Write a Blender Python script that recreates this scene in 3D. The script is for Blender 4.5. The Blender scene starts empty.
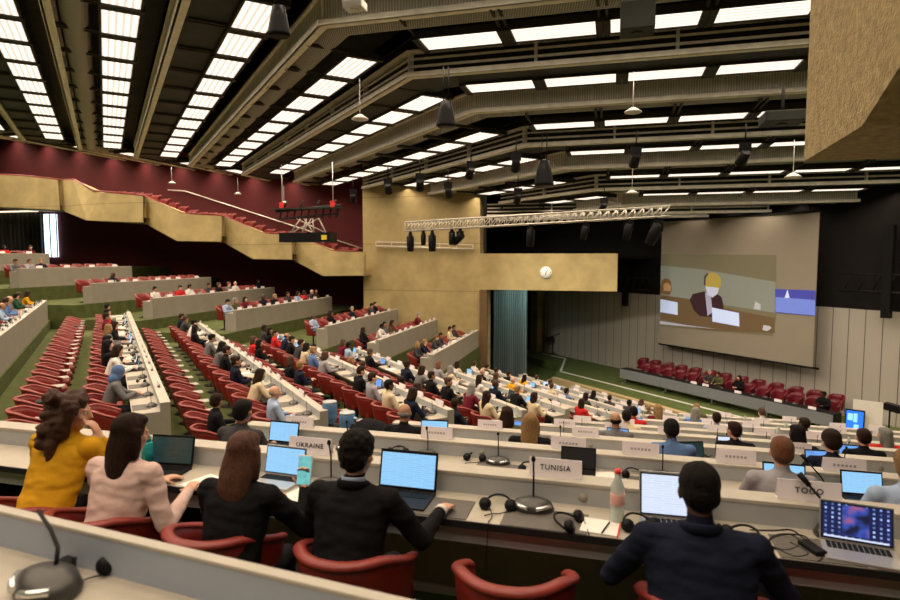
import bpy, bmesh, math, random
import numpy as np
from mathutils import Vector, Matrix, noise
random.seed(7)
R = math.radians
SC = bpy.context.scene
COL = SC.collection
EYE = 6.85                      # camera height above the stage floor (world z = 0)
PITCH = math.atan(44/600)
rng = random.Random(11)

# ------------------------------------------------------------------ materials
def mat(name, base, rough=.6, metal=0., var=0., scale=5., bump=0., bscale=40., stretch=(1,1,1), coat=0., trans=0., emis=None, estr=0.):
    m = bpy.data.materials.new(name); m.use_nodes = True
    nt = m.node_tree; n = nt.nodes; l = nt.links
    b = n['Principled BSDF']
    b.inputs['Base Color'].default_value = (*base, 1)
    b.inputs['Roughness'].default_value = rough
    b.inputs['Metallic'].default_value = metal
    b.inputs['Specular IOR Level'].default_value = .12 if (max(base) < .05 or name.startswith('fabric')) else .4
    if coat: b.inputs['Coat Weight'].default_value = coat
    if trans: b.inputs['Transmission Weight'].default_value = trans
    if emis:
        b.inputs['Emission Color'].default_value = (*emis, 1); b.inputs['Emission Strength'].default_value = estr
    tc = n.new('ShaderNodeTexCoord'); mp = n.new('ShaderNodeMapping'); mp.inputs['Scale'].default_value = stretch
    l.new(tc.outputs['Object'], mp.inputs['Vector'])
    nz = n.new('ShaderNodeTexNoise'); nz.inputs['Scale'].default_value = scale; nz.inputs['Detail'].default_value = 5
    l.new(mp.outputs['Vector'], nz.inputs['Vector'])
    rp = n.new('ShaderNodeValToRGB')
    v = max(var, .02)
    rp.color_ramp.elements[0].position = .3; rp.color_ramp.elements[1].position = .7
    rp.color_ramp.elements[0].color = (*[c*(1-v) for c in base], 1)
    rp.color_ramp.elements[1].color = (*[min(1, c*(1+v)) for c in base], 1)
    l.new(nz.outputs['Fac'], rp.inputs['Fac']); l.new(rp.outputs['Color'], b.inputs['Base Color'])
    if bump:
        nb = n.new('ShaderNodeTexNoise'); nb.inputs['Scale'].default_value = bscale; nb.inputs['Detail'].default_value = 4
        l.new(mp.outputs['Vector'], nb.inputs['Vector'])
        bp = n.new('ShaderNodeBump'); bp.inputs['Strength'].default_value = bump; bp.inputs['Distance'].default_value = .02
        l.new(nb.outputs['Fac'], bp.inputs['Height']); l.new(bp.outputs['Normal'], b.inputs['Normal'])
    return m

def concrete_mat(name, base, board=1.25, gap=True):
    m = mat(name, base, .85, 0, .16, .9, .5, 14)
    nt = m.node_tree; n = nt.nodes; l = nt.links; b = n['Principled BSDF']
    tc = n['Texture Coordinate']
    rp = [x for x in n if x.type == 'VALTORGB'][0]
    # fine grain multiplied in
    g = n.new('ShaderNodeTexNoise'); g.inputs['Scale'].default_value = 3; g.inputs['Detail'].default_value = 6
    l.new(tc.outputs['Object'], g.inputs['Vector'])
    gr = n.new('ShaderNodeMapRange'); gr.inputs['From Min'].default_value=.3; gr.inputs['From Max'].default_value=.7
    gr.inputs['To Min'].default_value = .93; gr.inputs['To Max'].default_value = 1.05
    l.new(g.outputs['Fac'], gr.inputs['Value'])
    mx = n.new('ShaderNodeMix'); mx.data_type = 'RGBA'; mx.blend_type = 'MULTIPLY'; mx.inputs['Factor'].default_value = 1
    l.new(rp.outputs['Color'], mx.inputs['A']); 
    cc = n.new('ShaderNodeCombineColor')
    for k in range(3): l.new(gr.outputs['Result'], cc.inputs[k])
    l.new(cc.outputs['Color'], mx.inputs['B'])
    out = mx.outputs['Result']
    if gap:   # pour joints every few metres in height
        sp = n.new('ShaderNodeSeparateXYZ'); l.new(tc.outputs['Object'], sp.inputs['Vector'])
        md = n.new('ShaderNodeMath'); md.operation = 'PINGPONG'; md.inputs[1].default_value = board
        l.new(sp.outputs['Z'], md.inputs[0])
        lt = n.new('ShaderNodeMath'); lt.operation = 'LESS_THAN'; lt.inputs[1].default_value = .025
        l.new(md.outputs[0], lt.inputs[0])
        m2 = n.new('ShaderNodeMix'); m2.data_type = 'RGBA'; m2.blend_type = 'MULTIPLY'
        m2.inputs['B'].default_value = (.72, .7, .66, 1)
        l.new(lt.outputs[0], m2.inputs['Factor']); l.new(out, m2.inputs['A']); out = m2.outputs['Result']
    l.new(out, b.inputs['Base Color'])
    return m

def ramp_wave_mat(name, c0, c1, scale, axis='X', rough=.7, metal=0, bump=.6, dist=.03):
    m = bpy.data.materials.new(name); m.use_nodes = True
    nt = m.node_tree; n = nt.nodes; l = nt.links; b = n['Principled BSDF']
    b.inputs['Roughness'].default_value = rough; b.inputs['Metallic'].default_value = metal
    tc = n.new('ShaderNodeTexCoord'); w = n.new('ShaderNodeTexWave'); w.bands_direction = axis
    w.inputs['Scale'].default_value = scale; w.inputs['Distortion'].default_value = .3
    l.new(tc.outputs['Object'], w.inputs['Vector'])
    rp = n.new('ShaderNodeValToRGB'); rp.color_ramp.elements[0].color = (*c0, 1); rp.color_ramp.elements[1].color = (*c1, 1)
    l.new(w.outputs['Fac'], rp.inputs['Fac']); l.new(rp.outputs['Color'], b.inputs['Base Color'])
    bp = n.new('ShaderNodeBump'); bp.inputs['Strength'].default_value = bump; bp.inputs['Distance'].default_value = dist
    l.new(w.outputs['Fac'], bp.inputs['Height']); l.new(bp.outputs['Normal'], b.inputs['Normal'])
    return m

LAMP = 1.2
LPOW = 17.
def lamp_mat():
    m = bpy.data.materials.new('fluorescent_diffuser'); m.use_nodes = True
    nt = m.node_tree; n = nt.nodes; l = nt.links; b = n['Principled BSDF']
    b.inputs['Base Color'].default_value = (.7, .68, .62, 1)
    tc = n.new('ShaderNodeTexCoord'); sp = n.new('ShaderNodeSeparateXYZ'); l.new(tc.outputs['Object'], sp.inputs['Vector'])
    mu = n.new('ShaderNodeMath'); mu.operation = 'MULTIPLY'; mu.inputs[1].default_value = 2*math.pi/.162
    l.new(sp.outputs['Y'], mu.inputs[0])
    cs = n.new('ShaderNodeMath'); cs.operation = 'COSINE'; l.new(mu.outputs[0], cs.inputs[0])
    mr = n.new('ShaderNodeMapRange'); mr.inputs['From Min'].default_value = -1; mr.inputs['To Min'].default_value = .62*LAMP; mr.inputs['To Max'].default_value = 1.35*LAMP
    l.new(cs.outputs[0], mr.inputs['Value'])
    b.inputs['Emission Color'].default_value = (1, .86, .74, 1)
    l.new(mr.outputs['Result'], b.inputs['Emission Strength'])
    return m

M = {}
M['concrete'] = concrete_mat('ochre_concrete', (.43, .34, .155))
M['pebble'] = mat('pebbled_concrete', (.40, .31, .155), .9, 0, .25, 14, .8, 40)
M['carpet'] = mat('green_carpet', (.075, .092, .022), .95, 0, .22, 3, .3, 200)
M['stagecarpet'] = mat('dark_green_carpet', (.085, .12, .03), .95, 0, .2, 3, .3, 200)
M['redwall'] = mat('dark_red_felt', (.075, .0075, .010), .9, 0, .12, .6, .2, 80)
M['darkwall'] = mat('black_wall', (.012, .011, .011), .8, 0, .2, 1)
M['blackmetal'] = mat('black_metal', (.013, .013, .014), .45, .3, .1, 6)
M['darksoffit'] = mat('dark_soffit', (.042, .045, .04), .55, .2, .25, 1.5)
M['alu'] = mat('warm_painted_steel', (.80, .76, .62), .5, .0, .12, 4)
M['silver'] = ramp_wave_mat('corrugated_silver', (.50, .48, .38), (.88, .84, .69), 5, 'X', .42, .15)
M['duct'] = ramp_wave_mat('ribbed_duct', (.22, .215, .18), (.46, .45, .38), 6, 'X', .45, .2)
M['lamp'] = lamp_mat()
M['frame'] = mat('lamp_frame', (.045, .04, .03), .6, .2, .1, 5)
M['truss'] = mat('truss_aluminium', (.72, .68, .60), .4, .5, .08, 8)
M['desktop'] = mat('beige_laminate', (.44, .40, .325), .42, 0, .05, 8)
M['ledge'] = mat('pale_ledge', (.47, .435, .365), .45, 0, .05, 8)
M['riser'] = mat('grey_blue_panel', (.42, .44, .45), .5, 0, .05, 8)
M['panel'] = mat('grey_beige_panel', (.30, .275, .225), .6, 0, .06, 2.5)
M['edge'] = mat('dark_edge_strip', (.02, .02, .02), .5)
M['deskleg'] = mat('desk_leg_dark', (.03, .028, .025), .5, .3)
M['red'] = mat('red_leather', (.20, .018, .014), .36, 0, .14, 7, .15, 60)
M['redrim'] = mat('red_leather_piping', (.235, .035, .027), .38, 0, .1, 9)
M["stagered"] = mat("crimson_leather", (.13, .010, .019), .35, 0, .14, 7)
M['grey'] = mat('grey_tablet', (.36, .33, .29), .5, 0, .08, 8)
M['mat'] = mat('dark_grey_leather', (.115, .105, .09), .6, 0, .1, 12)
M['black'] = mat('black_plastic', (.010, .010, .011), .42, 0, .1, 12)
M['micgrey'] = mat('gunmetal_plastic', (.075, .072, .068), .35, .4, .1, 12)
M['chrome'] = mat('silver_trim', (.8, .8, .78), .25, .8)
M['silverlap'] = mat('silver_aluminium', (.55, .55, .54), .35, .7)
M['plate'] = mat('white_name_card', (.86, .80, .83), .6, 0, .03, 6)
M['ink'] = mat('black_ink', (.03, .03, .04), .6)
M['paper'] = mat('white_paper', (.78, .76, .70), .8, 0, .03, 10)
M['folder'] = mat('pale_blue_folder', (.25, .40, .55), .7)
M['screenfab'] = mat('projection_fabric', (.31, .275, .22), .9, 0, .03, .8)
M['white'] = mat('white_plastic', (.75, .73, .68), .5)
M['yellow'] = mat('yellow_paint', (.75, .6, .05), .5)
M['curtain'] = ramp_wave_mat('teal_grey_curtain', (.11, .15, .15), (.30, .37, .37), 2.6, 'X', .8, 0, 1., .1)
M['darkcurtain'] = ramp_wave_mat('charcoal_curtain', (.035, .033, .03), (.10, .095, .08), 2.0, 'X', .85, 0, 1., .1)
M['teal'] = mat('teal_bottle', (.02, .35, .38), .25, .2)
M['purple'] = mat('violet_print', (.10, .06, .45), .3)
M['green'] = mat('lime_plastic', (.25, .75, .05), .35)
M['redcap'] = mat('red_plastic_cap', (.85, .05, .04), .4)
M['pet'] = mat('clear_plastic', (.80, .90, .84), .12, 0, .03, 8, trans=.55)
M['water'] = mat('blue_water_jug', (.16, .34, .62), .12, 0, .08, 6, trans=.45)
M['day'] = mat('daylight_window', (.7, .8, 1), .5, emis=(.72, .86, 1), estr=2.6)
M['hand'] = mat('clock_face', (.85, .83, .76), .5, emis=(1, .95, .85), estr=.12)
M['skin_a'] = mat('skin_light', (.60, .33, .22), .5, 0, .06, 12)
M['skin_b'] = mat('skin_tan', (.36, .19, .11), .5, 0, .06, 12)
M['skin_c'] = mat('skin_dark', (.075, .038, .024), .45, 0, .08, 12)
def hairmat(name, c): return mat(name, c, .5, 0, .45, 30, .8, 60, (6, 6, .8))
M['h_black'] = hairmat('hair_black', (.010, .008, .007)); M['h_brown'] = hairmat('hair_brown', (.065, .026, .012))
M['h_dark'] = hairmat('hair_dark_brown', (.028, .014, .009)); M['h_blond'] = hairmat('hair_blond', (.30, .17, .06))
M['h_grey'] = hairmat('hair_grey', (.26, .25, .23)); M['h_ginger'] = hairmat('hair_ginger', (.17, .06, .02)); M['h_auburn'] = hairmat('hair_auburn', (.10, .034, .015))
CLOTH = {
 'navy suit': (.009, .012, .026), 'black suit': (.007, .007, .008), 'charcoal jacket': (.045, .045, .048), 'white shirt': (.66, .63, .58),
 'cream shirt': (.60, .50, .33), 'blue shirt': (.10, .17, .34), 'grey jacket': (.14, .14, .14), 'brown jacket': (.10, .05, .025),
 'red top': (.50, .022, .022), 'mustard sweater': (.58, .30, .012), 'olive jacket': (.09, .085, .04), 'pale blue shirt': (.33, .42, .58),
 'burgundy top': (.13, .012, .025), 'dark green top': (.02, .07, .035), 'pink blouse': (.62, .45, .40), 'grey shirt': (.30, .29, .31), 'teal top': (.03, .16, .18)}
for k, c in CLOTH.items():
    M[k] = mat('fabric_' + k.replace(' ', '_'), c, .85, 0, .10, 5, .25, 22)
M['trousers'] = mat('fabric_dark_trousers', (.018, .018, .024), .85, 0, .1, 10)
M['shoe'] = mat('shoe_leather', (.015, .012, .01), .4)

def screen_mat(name, bg, kind='doc', s=1.05):
    """emissive display with procedural page layout in object coordinates"""
    m = bpy.data.materials.new(name); m.use_nodes = True
    nt = m.node_tree; n = nt.nodes; l = nt.links; b = n['Principled BSDF']
    b.inputs['Base Color'].default_value = (.02, .02, .02, 1); b.inputs['Roughness'].default_value = .2
    tc = n.new('ShaderNodeTexCoord')
    br = n.new('ShaderNodeTexBrick')
    l.new(tc.outputs['Generated'], br.inputs['Vector'])
    mp = n.new('ShaderNodeMapping'); mp.inputs['Rotation'].default_value = (R(90), 0, 0)
    l.new(tc.outputs['Generated'], mp.inputs['Vector']); l.new(mp.outputs['Vector'], br.inputs['Vector'])
    if kind == 'doc':
        br.inputs['Scale'].default_value = 1; br.inputs['Brick Width'].default_value = .31; br.inputs['Row Height'].default_value = .062
        br.inputs['Mortar Size'].default_value = .021
        br.inputs['Color1'].default_value = (*[c*.80 for c in bg], 1); br.inputs['Color2'].default_value = (*[c*.93 for c in bg], 1)
        br.inputs['Mortar'].default_value = (*bg, 1)
    elif kind == 'icons':
        br.inputs['Scale'].default_value = 1; br.inputs['Brick Width'].default_value = .10; br.inputs['Row Height'].default_value = .13; br.offset = 0
        br.inputs['Mortar Size'].default_value = .035
        br.inputs['Color1'].default_value = (.35, .5, .9, 1); br.inputs['Color2'].default_value = (.02, .05, .2, 1); br.inputs['Mortar'].default_value = (.006, .01, .06, 1)
    else:
        br.inputs['Scale'].default_value = 1; br.inputs['Brick Width'].default_value = .3; br.inputs['Row Height'].default_value = .2
        br.inputs['Color1'].default_value = (*bg, 1); br.inputs['Color2'].default_value = (*[c*.8 for c in bg], 1); br.inputs['Mortar'].default_value = (*bg, 1)
    l.new(br.outputs['Color'], b.inputs['Emission Color']); b.inputs['Emission Strength'].default_value = s
    return m
M['scr_blue'] = screen_mat('display_pale_blue', (.30, .62, .95)); M['scr_white'] = screen_mat('display_white', (.72, .80, 1.))
M['scr_mid'] = screen_mat('display_mid_blue', (.16, .38, .85), 'plain'); M['scr_dark'] = screen_mat('display_dark', (.01, .03, .03), 'plain')
M['scr_icons'] = screen_mat('display_desktop_icons', (.05, .05, .3), 'icons', 1.3); M['scr_off'] = screen_mat('display_off', (.001, .001, .002), 'plain')
M['scr_teal'] = screen_mat('display_teal', (.20, .62, .62), 'plain', .9)

# ------------------------------------------------------------------ mesh helpers
class MB:
    def __init__(s): s.bm = bmesh.new()
    def _xf(s, geom_verts, mtx):
        for v in geom_verts: v.co = mtx @ v.co
    def box(s, x0, x1, y0, y1, z0, z1, mi=0, mtx=None, bevel=0):
        vs = [s.bm.verts.new((x, y, z)) for x in (x0, x1) for y in (y0, y1) for z in (z0, z1)]
        fs = []
        for a in ((0,1,3,2), (4,6,7,5), (0,4,5,1), (2,3,7,6), (0,2,6,4), (1,5,7,3)):
            f = s.bm.faces.new([vs[i] for i in a]); f.material_index = mi; fs.append(f)
        if mtx: s._xf(vs, mtx)
        if bevel:
            es = list({e for f in fs for e in f.edges})
            r = bmesh.ops.bevel(s.bm, geom=es, offset=bevel, segments=2, affect='EDGES', profile=.5)
            for f in r['faces']: f.material_index = mi
        return s
    def tube(s, pts, rad, seg=8, mi=0, caps=True, smooth=True, squash=None):
        pts = [Vector(p) for p in pts]; rings = []
        if not hasattr(rad, '__len__'): rad = [rad]*len(pts)
        up = Vector((0, 0, 1))
        for i, p in enumerate(pts):
            d = (pts[min(i+1, len(pts)-1)] - pts[max(i-1, 0)])
            d = d.normalized() if d.length > 1e-9 else Vector((0,0,1))
            a = up if abs(d.z) < .95 else Vector((0, 1, 0))
            u = d.cross(a).normalized(); w = u.cross(d).normalized()
            r = rad[i]; rx, ry = (r if hasattr(r, '__len__') else (r, r))
            rings.append([s.bm.verts.new(p + u*rx*math.cos(2*math.pi*k/seg) + w*ry*math.sin(2*math.pi*k/seg)) for k in range(seg)])
        for a, b in zip(rings, rings[1:]):
            for k in range(seg):
                f = s.bm.faces.new((a[k], a[(k+1) % seg], b[(k+1) % seg], b[k])); f.material_index = mi; f.smooth = smooth
        if caps:
            for rg in (rings[0], rings[-1]):
                try: f = s.bm.faces.new(rg); f.material_index = mi
                except ValueError: pass
        return s
    def lathe(s, prof, seg=16, c=(0,0,0), mi=0, sx=1, sy=1, mtx=None):
        rings = []; allv = []
        for r, z in prof:
            rg = [s.bm.verts.new((c[0]+r*sx*math.cos(2*math.pi*k/seg), c[1]+r*sy*math.sin(2*math.pi*k/seg), c[2]+z)) for k in range(seg)]
            rings.append(rg); allv += rg
        for a, b in zip(rings, rings[1:]):
            for k in range(seg):
                f = s.bm.faces.new((a[k], a[(k+1) % seg], b[(k+1) % seg], b[k])); f.material_index = mi; f.smooth = True
        for rg in (rings[0], rings[-1]): 
            f = s.bm.faces.new(rg); f.material_index = mi
        if mtx: s._xf(allv, mtx)
        return s
    def ball(s, c, r, seg=12, mi=0, rot=None):
        r = r if hasattr(r, '__len__') else (r, r, r)
        m = Matrix.Translation(Vector(c)) @ (rot.to_4x4() if rot is not None else Matrix.Identity(4)) @ Matrix.Diagonal((*r, 1))
        o = bmesh.ops.create_uvsphere(s.bm, u_segments=seg, v_segments=max(6, seg*2//3), radius=1, matrix=m)
        for v in o['verts']:
            for f in v.link_faces: f.material_index = mi; f.smooth = True
        return s
    def prism(s, poly, z0, z1, mi=0, mtop=None):
        """poly: XY list; vertical prism"""
        lo = [s.bm.verts.new((x, y, z0)) for x, y in poly]; hi = [s.bm.verts.new((x, y, z1)) for x, y in poly]
        n = len(poly)
        for k in range(n):
            f = s.bm.faces.new((lo[k], lo[(k+1) % n], hi[(k+1) % n], hi[k])); f.material_index = mi
        f = s.bm.faces.new(hi); f.material_index = mi if mtop is None else mtop
        s.bm.faces.new(lo[::-1]).material_index = mi
        return s
    def face(s, pts, mi=0):
        f = s.bm.faces.new([s.bm.verts.new(p) for p in pts]); f.material_index = mi; return s
    def mesh(s, name, mats):
        bmesh.ops.recalc_face_normals(s.bm, faces=s.bm.faces)
        me = bpy.data.meshes.new(name); s.bm.to_mesh(me); s.bm.free()
        for m in mats: me.materials.append(M[m] if isinstance(m, str) else m)
        return me
    def obj(s, name, mats, parent=None, loc=None, rz=0):
        if isinstance(mats, str): mats = [mats]
        return link(name, s.mesh(name, mats), parent, loc, rz)

def link(name, me, parent=None, loc=None, rz=0):
    o = bpy.data.objects.new(name, me); COL.objects.link(o)
    if parent: o.parent = parent
    if loc is not None: o.location = loc
    o.rotation_euler = (0, 0, rz)
    return o
LABELS = set()
def tag(o, label, cat, group=None):
    if label in LABELS: print('DUP LABEL', label)
    LABELS.add(label)
    o['label'] = label; o['category'] = cat
    if group: o['group'] = group
    return o
def thing(name, label, cat, loc=(0,0,0), rz=0, group=None):
    o = bpy.data.objects.new(name, None); COL.objects.link(o); o.empty_display_size = .1
    o.location = loc; o.rotation_euler = (0, 0, rz)
    return tag(o, label, cat, group)
def struct(o): o['kind'] = 'structure'; return o
def dup(root, loc, rz, label, group=None, name=None, cat=None):
    r = root.copy(); COL.objects.link(r); r.location = loc; r.rotation_euler = (0, 0, rz)
    if name: r.name = name
    tag(r, label, cat or root['category'], group)
    for ch in root.children:
        c = ch.copy(); COL.objects.link(c); c.parent = r
        for g in ch.children:
            d = g.copy(); COL.objects.link(d); d.parent = c
    return r
def drop(root):
    LABELS.discard(root.get('label'))
    for ch in list(root.children):
        for g in list(ch.children): bpy.data.objects.remove(g)
        bpy.data.objects.remove(ch)
    bpy.data.objects.remove(root)
ORD = ['first','second','third','fourth','fifth','sixth','seventh','eighth','ninth','tenth','eleventh','twelfth','thirteenth','fourteenth','fifteenth','sixteenth','seventeenth','eighteenth','nineteenth','twentieth','twenty-first','twenty-second','twenty-third','twenty-fourth','twenty-fifth','twenty-sixth','twenty-seventh','twenty-eighth','twenty-ninth','thirtieth'] + ['%dth' % k for k in range(31, 80)]

# ------------------------------------------------------------------ hall frames
MV = Vector((-.497, .868)); NV = Vector((.868, .497))       # middle block: along the rows, towards the stage
AV = Vector((.965, -.262)); WV = Vector((.262, .965))       # near block (and, swapped, far block)
class Frame:
    def __init__(s, along, facing): s.e = along; s.f = facing; s.rz = math.atan2(facing.y, facing.x) - math.pi/2
    def xy(s, al, dp): v = s.e*al + s.f*dp; return (v.x, v.y)
FR = Frame(AV, WV); FM = Frame(MV, NV); FL = Frame(WV, AV)
def solve(e1, c1, e2, c2):
    """point P with e1.P = c1 and e2.P = c2"""
    d = e1.x*e2.y - e1.y*e2.x
    return Vector(((c1*e2.y - e1.y*c2)/d, (e1.x*c2 - c1*e2.x)/d))
def pix(x, y, z):
    dz = z - EYE; cp, sp = math.cos(PITCH), math.sin(PITCH)
    d = y*cp - dz*sp; v = y*sp + dz*cp
    if d < .05: return (-9999, -9999)
    return (450 + 600*x/d, 300 - 600*v/d)
def inview(x, y, z, m=40):
    u, v = pix(x, y, z); return -m < u < 900+m and -m < v < 600+m
def ray(u, v, y):
    """world point on the ray through pixel at depth y"""
    cp, sp = math.cos(PITCH), math.sin(PITCH)
    a = (300-v)/600
    dz = y*(a*cp - sp)/(cp + a*sp)
    d = y*cp - dz*sp
    return Vector(((u-450)/600*d, y, EYE+dz))
def rayplane(u, v, e, c):
    lo, hi = .2, 90
    for _ in range(50):
        mid = (lo+hi)/2; p = ray(u, v, mid)
        if p.x*e.x + p.y*e.y < c: lo = mid
        else: hi = mid
    return ray(u, v, mid)

# block boundaries
# near/middle: s = 7.6 + .33 t ; middle/far: Y = 22 - .22 X
B1n = (MV - .33*NV); B1c = 7.6
B2n = Vector((.22, 1)); B2c = 22.
WALL_W = 30.5; RED_W = 33.0; RED_L = 35.6; STAGE_T = 27.

# ------------------------------------------------------------------ row tables
Rw = [3.2 + 1.9*k for k in range(12)]
Rh = [1.5 + .43*k for k in range(5)] + [3.6, 3.99, 4.37, 4.76, 5.14, 5.53, 5.9]
Mt = [-2.75, .25, 2.7, 5.3, 7.6, 9.8, 12.0, 14.2, 16.4, 18.6]
Mh = [2.0, 2.4, 2.8, 3.15, 3.6, 4.1, 4.65, 5.2, 5.75, 6.3]
Lq = [-30.6, -26.6, -22.8, -19.6, -15.7, -11.6, -9.4, -7.2]
Lh = [.0, .7, 1.35, 1.95, 2.4, 2.95, 3.45, 3.95]
DD = .55      # desk depth

# ------------------------------------------------------------------ floors
def quad_region(frame, d0, d1, lims):
    """polygon of frame band depth d0..d1; lims = list of two (normal, c) boundary lines at its ends"""
    out = []
    for d, order in ((d0, lims), (d1, lims[::-1])):
        for nrm, c in order:
            P = solve(frame.f, d, nrm, c); out.append((P.x, P.y))
    return out
fl = MB(); fl.prism([(-45, -6), (40, -6), (40, 60), (-45, 60)], -.8, -.5)
struct(fl.obj('floor', ['stagecarpet']))
def terrace(poly, top):
    mb = MB(); mb.prism(poly, -.52, top); struct(mb.obj('floor', ['carpet']))
rights = (AV, 18.0)
kk = [-1] + list(range(12))
for k in kk:
    w0 = (Rw[0]-1.9 if k < 0 else Rw[k]) - 1.9 + DD + .04; w1 = w0 + 1.9
    h = (Rh[0]-.43 if k < 0 else Rh[k]) + .75
    if k < 0: w0 = -4.5
    end = rights if k < 5 else (NV, 16.2)
    if k == 0: w1 = Rw[0]+DD+.04
    poly = quad_region(FR, w0, w1, [(B1n, B1c), end])
    if k > 8: continue
    terrace(poly, EYE-h)
for j in range(len(Mt)):
    t0 = Mt[j-1]+DD+.04 if j else -12.; t1 = Mt[j]+DD+.04
    terrace(quad_region(FM, t0, t1, [(B1n, B1c), (B2n, B2c) if j < 5 else (AV, Lq[-1]+DD+.05)]), EYE - Mh[j] - .75)
for j in range(len(Lq)):
    q0 = Lq[j-1]+DD+.04 if j else -40.; q1 = Lq[j]+DD+.04
    terrace(quad_region(FL, q0, q1, [(B2n, B2c), (WV, RED_L if j < 6 else WALL_W)]), EYE - Lh[j] - .75)
# front kerb in front of the stage carpet and the white line
sg = MB(); sg.prism([FM.xy(-9, 21.9), FM.xy(26.3, 21.9), FM.xy(28.6, 24.2), FM.xy(28.6, 24.8), FM.xy(37, 24.8), FM.xy(37, 40), FM.xy(33.6, 40), FM.xy(33.6, 27.2), FM.xy(-9, 27.2)], -.5, 0); struct(sg.obj('floor_stage', ['stagecarpet']))
kerb = MB(); a = FM.xy(-9, 21.6); b = FM.xy(26.2, 21.6); c = FM.xy(26.3, 21.9); d = FM.xy(-9, 21.9)
kerb.prism([a, b, c, d], -.5, .01); kerb.obj('trim_1', [mat('tan_kerb', (.50, .38, .20), .6, 0, .06, 3)])['kind'] = 'structure'
ln = MB()
def seg(p, q, w=.12):
    p = Vector(FM.xy(*p)); q = Vector(FM.xy(*q)); n = Vector((p.y-q.y, q.x-p.x)).normalized()*w/2
    ln.prism([tuple(p-n), tuple(q-n), tuple(q+n), tuple(p+n)], .0, .03)
seg((-4, 23.2), (27.3, 23.2)); seg((27.3, 23.2), (30.6, 26.4)); seg((30.6, 26.4), (33.0, 26.4))
tag(ln.obj('floor_strip', ['white']), 'thin white strip along the edge of the green stage carpet', 'strip')

# ------------------------------------------------------------------ walls
def wall_w(u_list, w, mats, name, thick=.4):
    """solid slab on plane WV = w from polygon in (a, z)"""
    mb = MB(); n = len(u_list)
    def P(a, z, ww): v = AV*a + WV*ww; return (v.x, v.y, z)
    f = [mb.bm.verts.new(P(a, z, w)) for a, z in u_list]; g = [mb.bm.verts.new(P(a, z, w+thick)) for a, z in u_list]
    mb.bm.faces.new(f); mb.bm.faces.new(g[::-1])
    for k in range(n): mb.bm.faces.new((f[k], g[k], g[(k+1) % n], f[(k+1) % n]))
    return mb.obj(name, mats)
def aw(u, v, w):
    p = rayplane(u, v, WV, w); return (p.x*AV.x + p.y*AV.y, p.z)
def aw0(u, v):
    p = rayplane(u, v, WV, WALL_W); return (p.x*AV.x + p.y*AV.y, p.z+.3)
# red wall behind the balcony and, recessed to fall into shade, below it
zr = 18
_P = [(u, v) for u, v in [(-30, 200), (0, 201), (22, 202), (60, 205), (76, 208), (102, 216), (143, 217), (177, 235), (221, 236), (253, 253), (292, 254), (323, 270), (364, 270)]]
struct(wall_w([(-46, zr)] + [(-46, aw0(-30, 200)[1])] + [aw0(u, v) for u, v in _P] + [(-8.6, aw0(364, 270)[1]), (-8.6, zr)], RED_W, ['redwall'], 'wall_left'))
struct(wall_w([(-50, -.02), (-8.6, -.02), (-8.6, 12), (-50, 12)], RED_L, ['redwall'], 'wall_left_lower'))
# concrete wall with its opening
aL = aw(363, 240, WALL_W)[0]; aO0 = aw(487, 320, WALL_W)[0]; aO1 = aw(617.5, 270, WALL_W)[0]
zO = aw(550, 290.5, WALL_W)[1]; zB = aw(550, 253.5, WALL_W)[1]; aB = aw(480, 240, WALL_W)[0]
ztop = EYE + 5.5
cw = wall_w([(aL, 0), (aO0, 0), (aO0, zO), (aO1, zO), (aO1, zB), (aB, zB), (aB, ztop), (aL, ztop)], WALL_W, ['concrete'], 'wall_concrete', .9)
struct(cw)
# side return of the concrete wall towards the red wall
mb = MB(); p0 = AV*aL + WV*WALL_W; p1 = AV*(aL+.5) + WV*WALL_W; p2 = AV*(aL+.5)+WV*RED_L; p3 = AV*aL+WV*RED_L
mb.prism([(p0.x,p0.y),(p1.x,p1.y),(p2.x,p2.y),(p3.x,p3.y)], 0, ztop)
for v in mb.bm.verts: v.co.y += .02
struct(mb.obj('wall_return', ['concrete']))
# dark control booth behind the gap above the lintel, room behind the opening
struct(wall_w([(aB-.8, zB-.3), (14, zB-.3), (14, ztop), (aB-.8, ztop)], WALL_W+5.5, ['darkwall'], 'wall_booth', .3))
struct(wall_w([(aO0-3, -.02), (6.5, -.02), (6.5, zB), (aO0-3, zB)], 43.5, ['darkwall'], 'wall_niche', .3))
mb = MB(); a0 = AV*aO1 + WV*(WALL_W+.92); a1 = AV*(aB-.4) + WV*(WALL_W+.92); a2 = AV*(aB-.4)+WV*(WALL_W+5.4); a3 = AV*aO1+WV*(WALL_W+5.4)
mb.prism([(a0.x,a0.y),(a1.x,a1.y),(a2.x,a2.y),(a3.x,a3.y)], zB-.3, zB-.05); struct(mb.obj('ceiling_booth', ['darkwall']))
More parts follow.
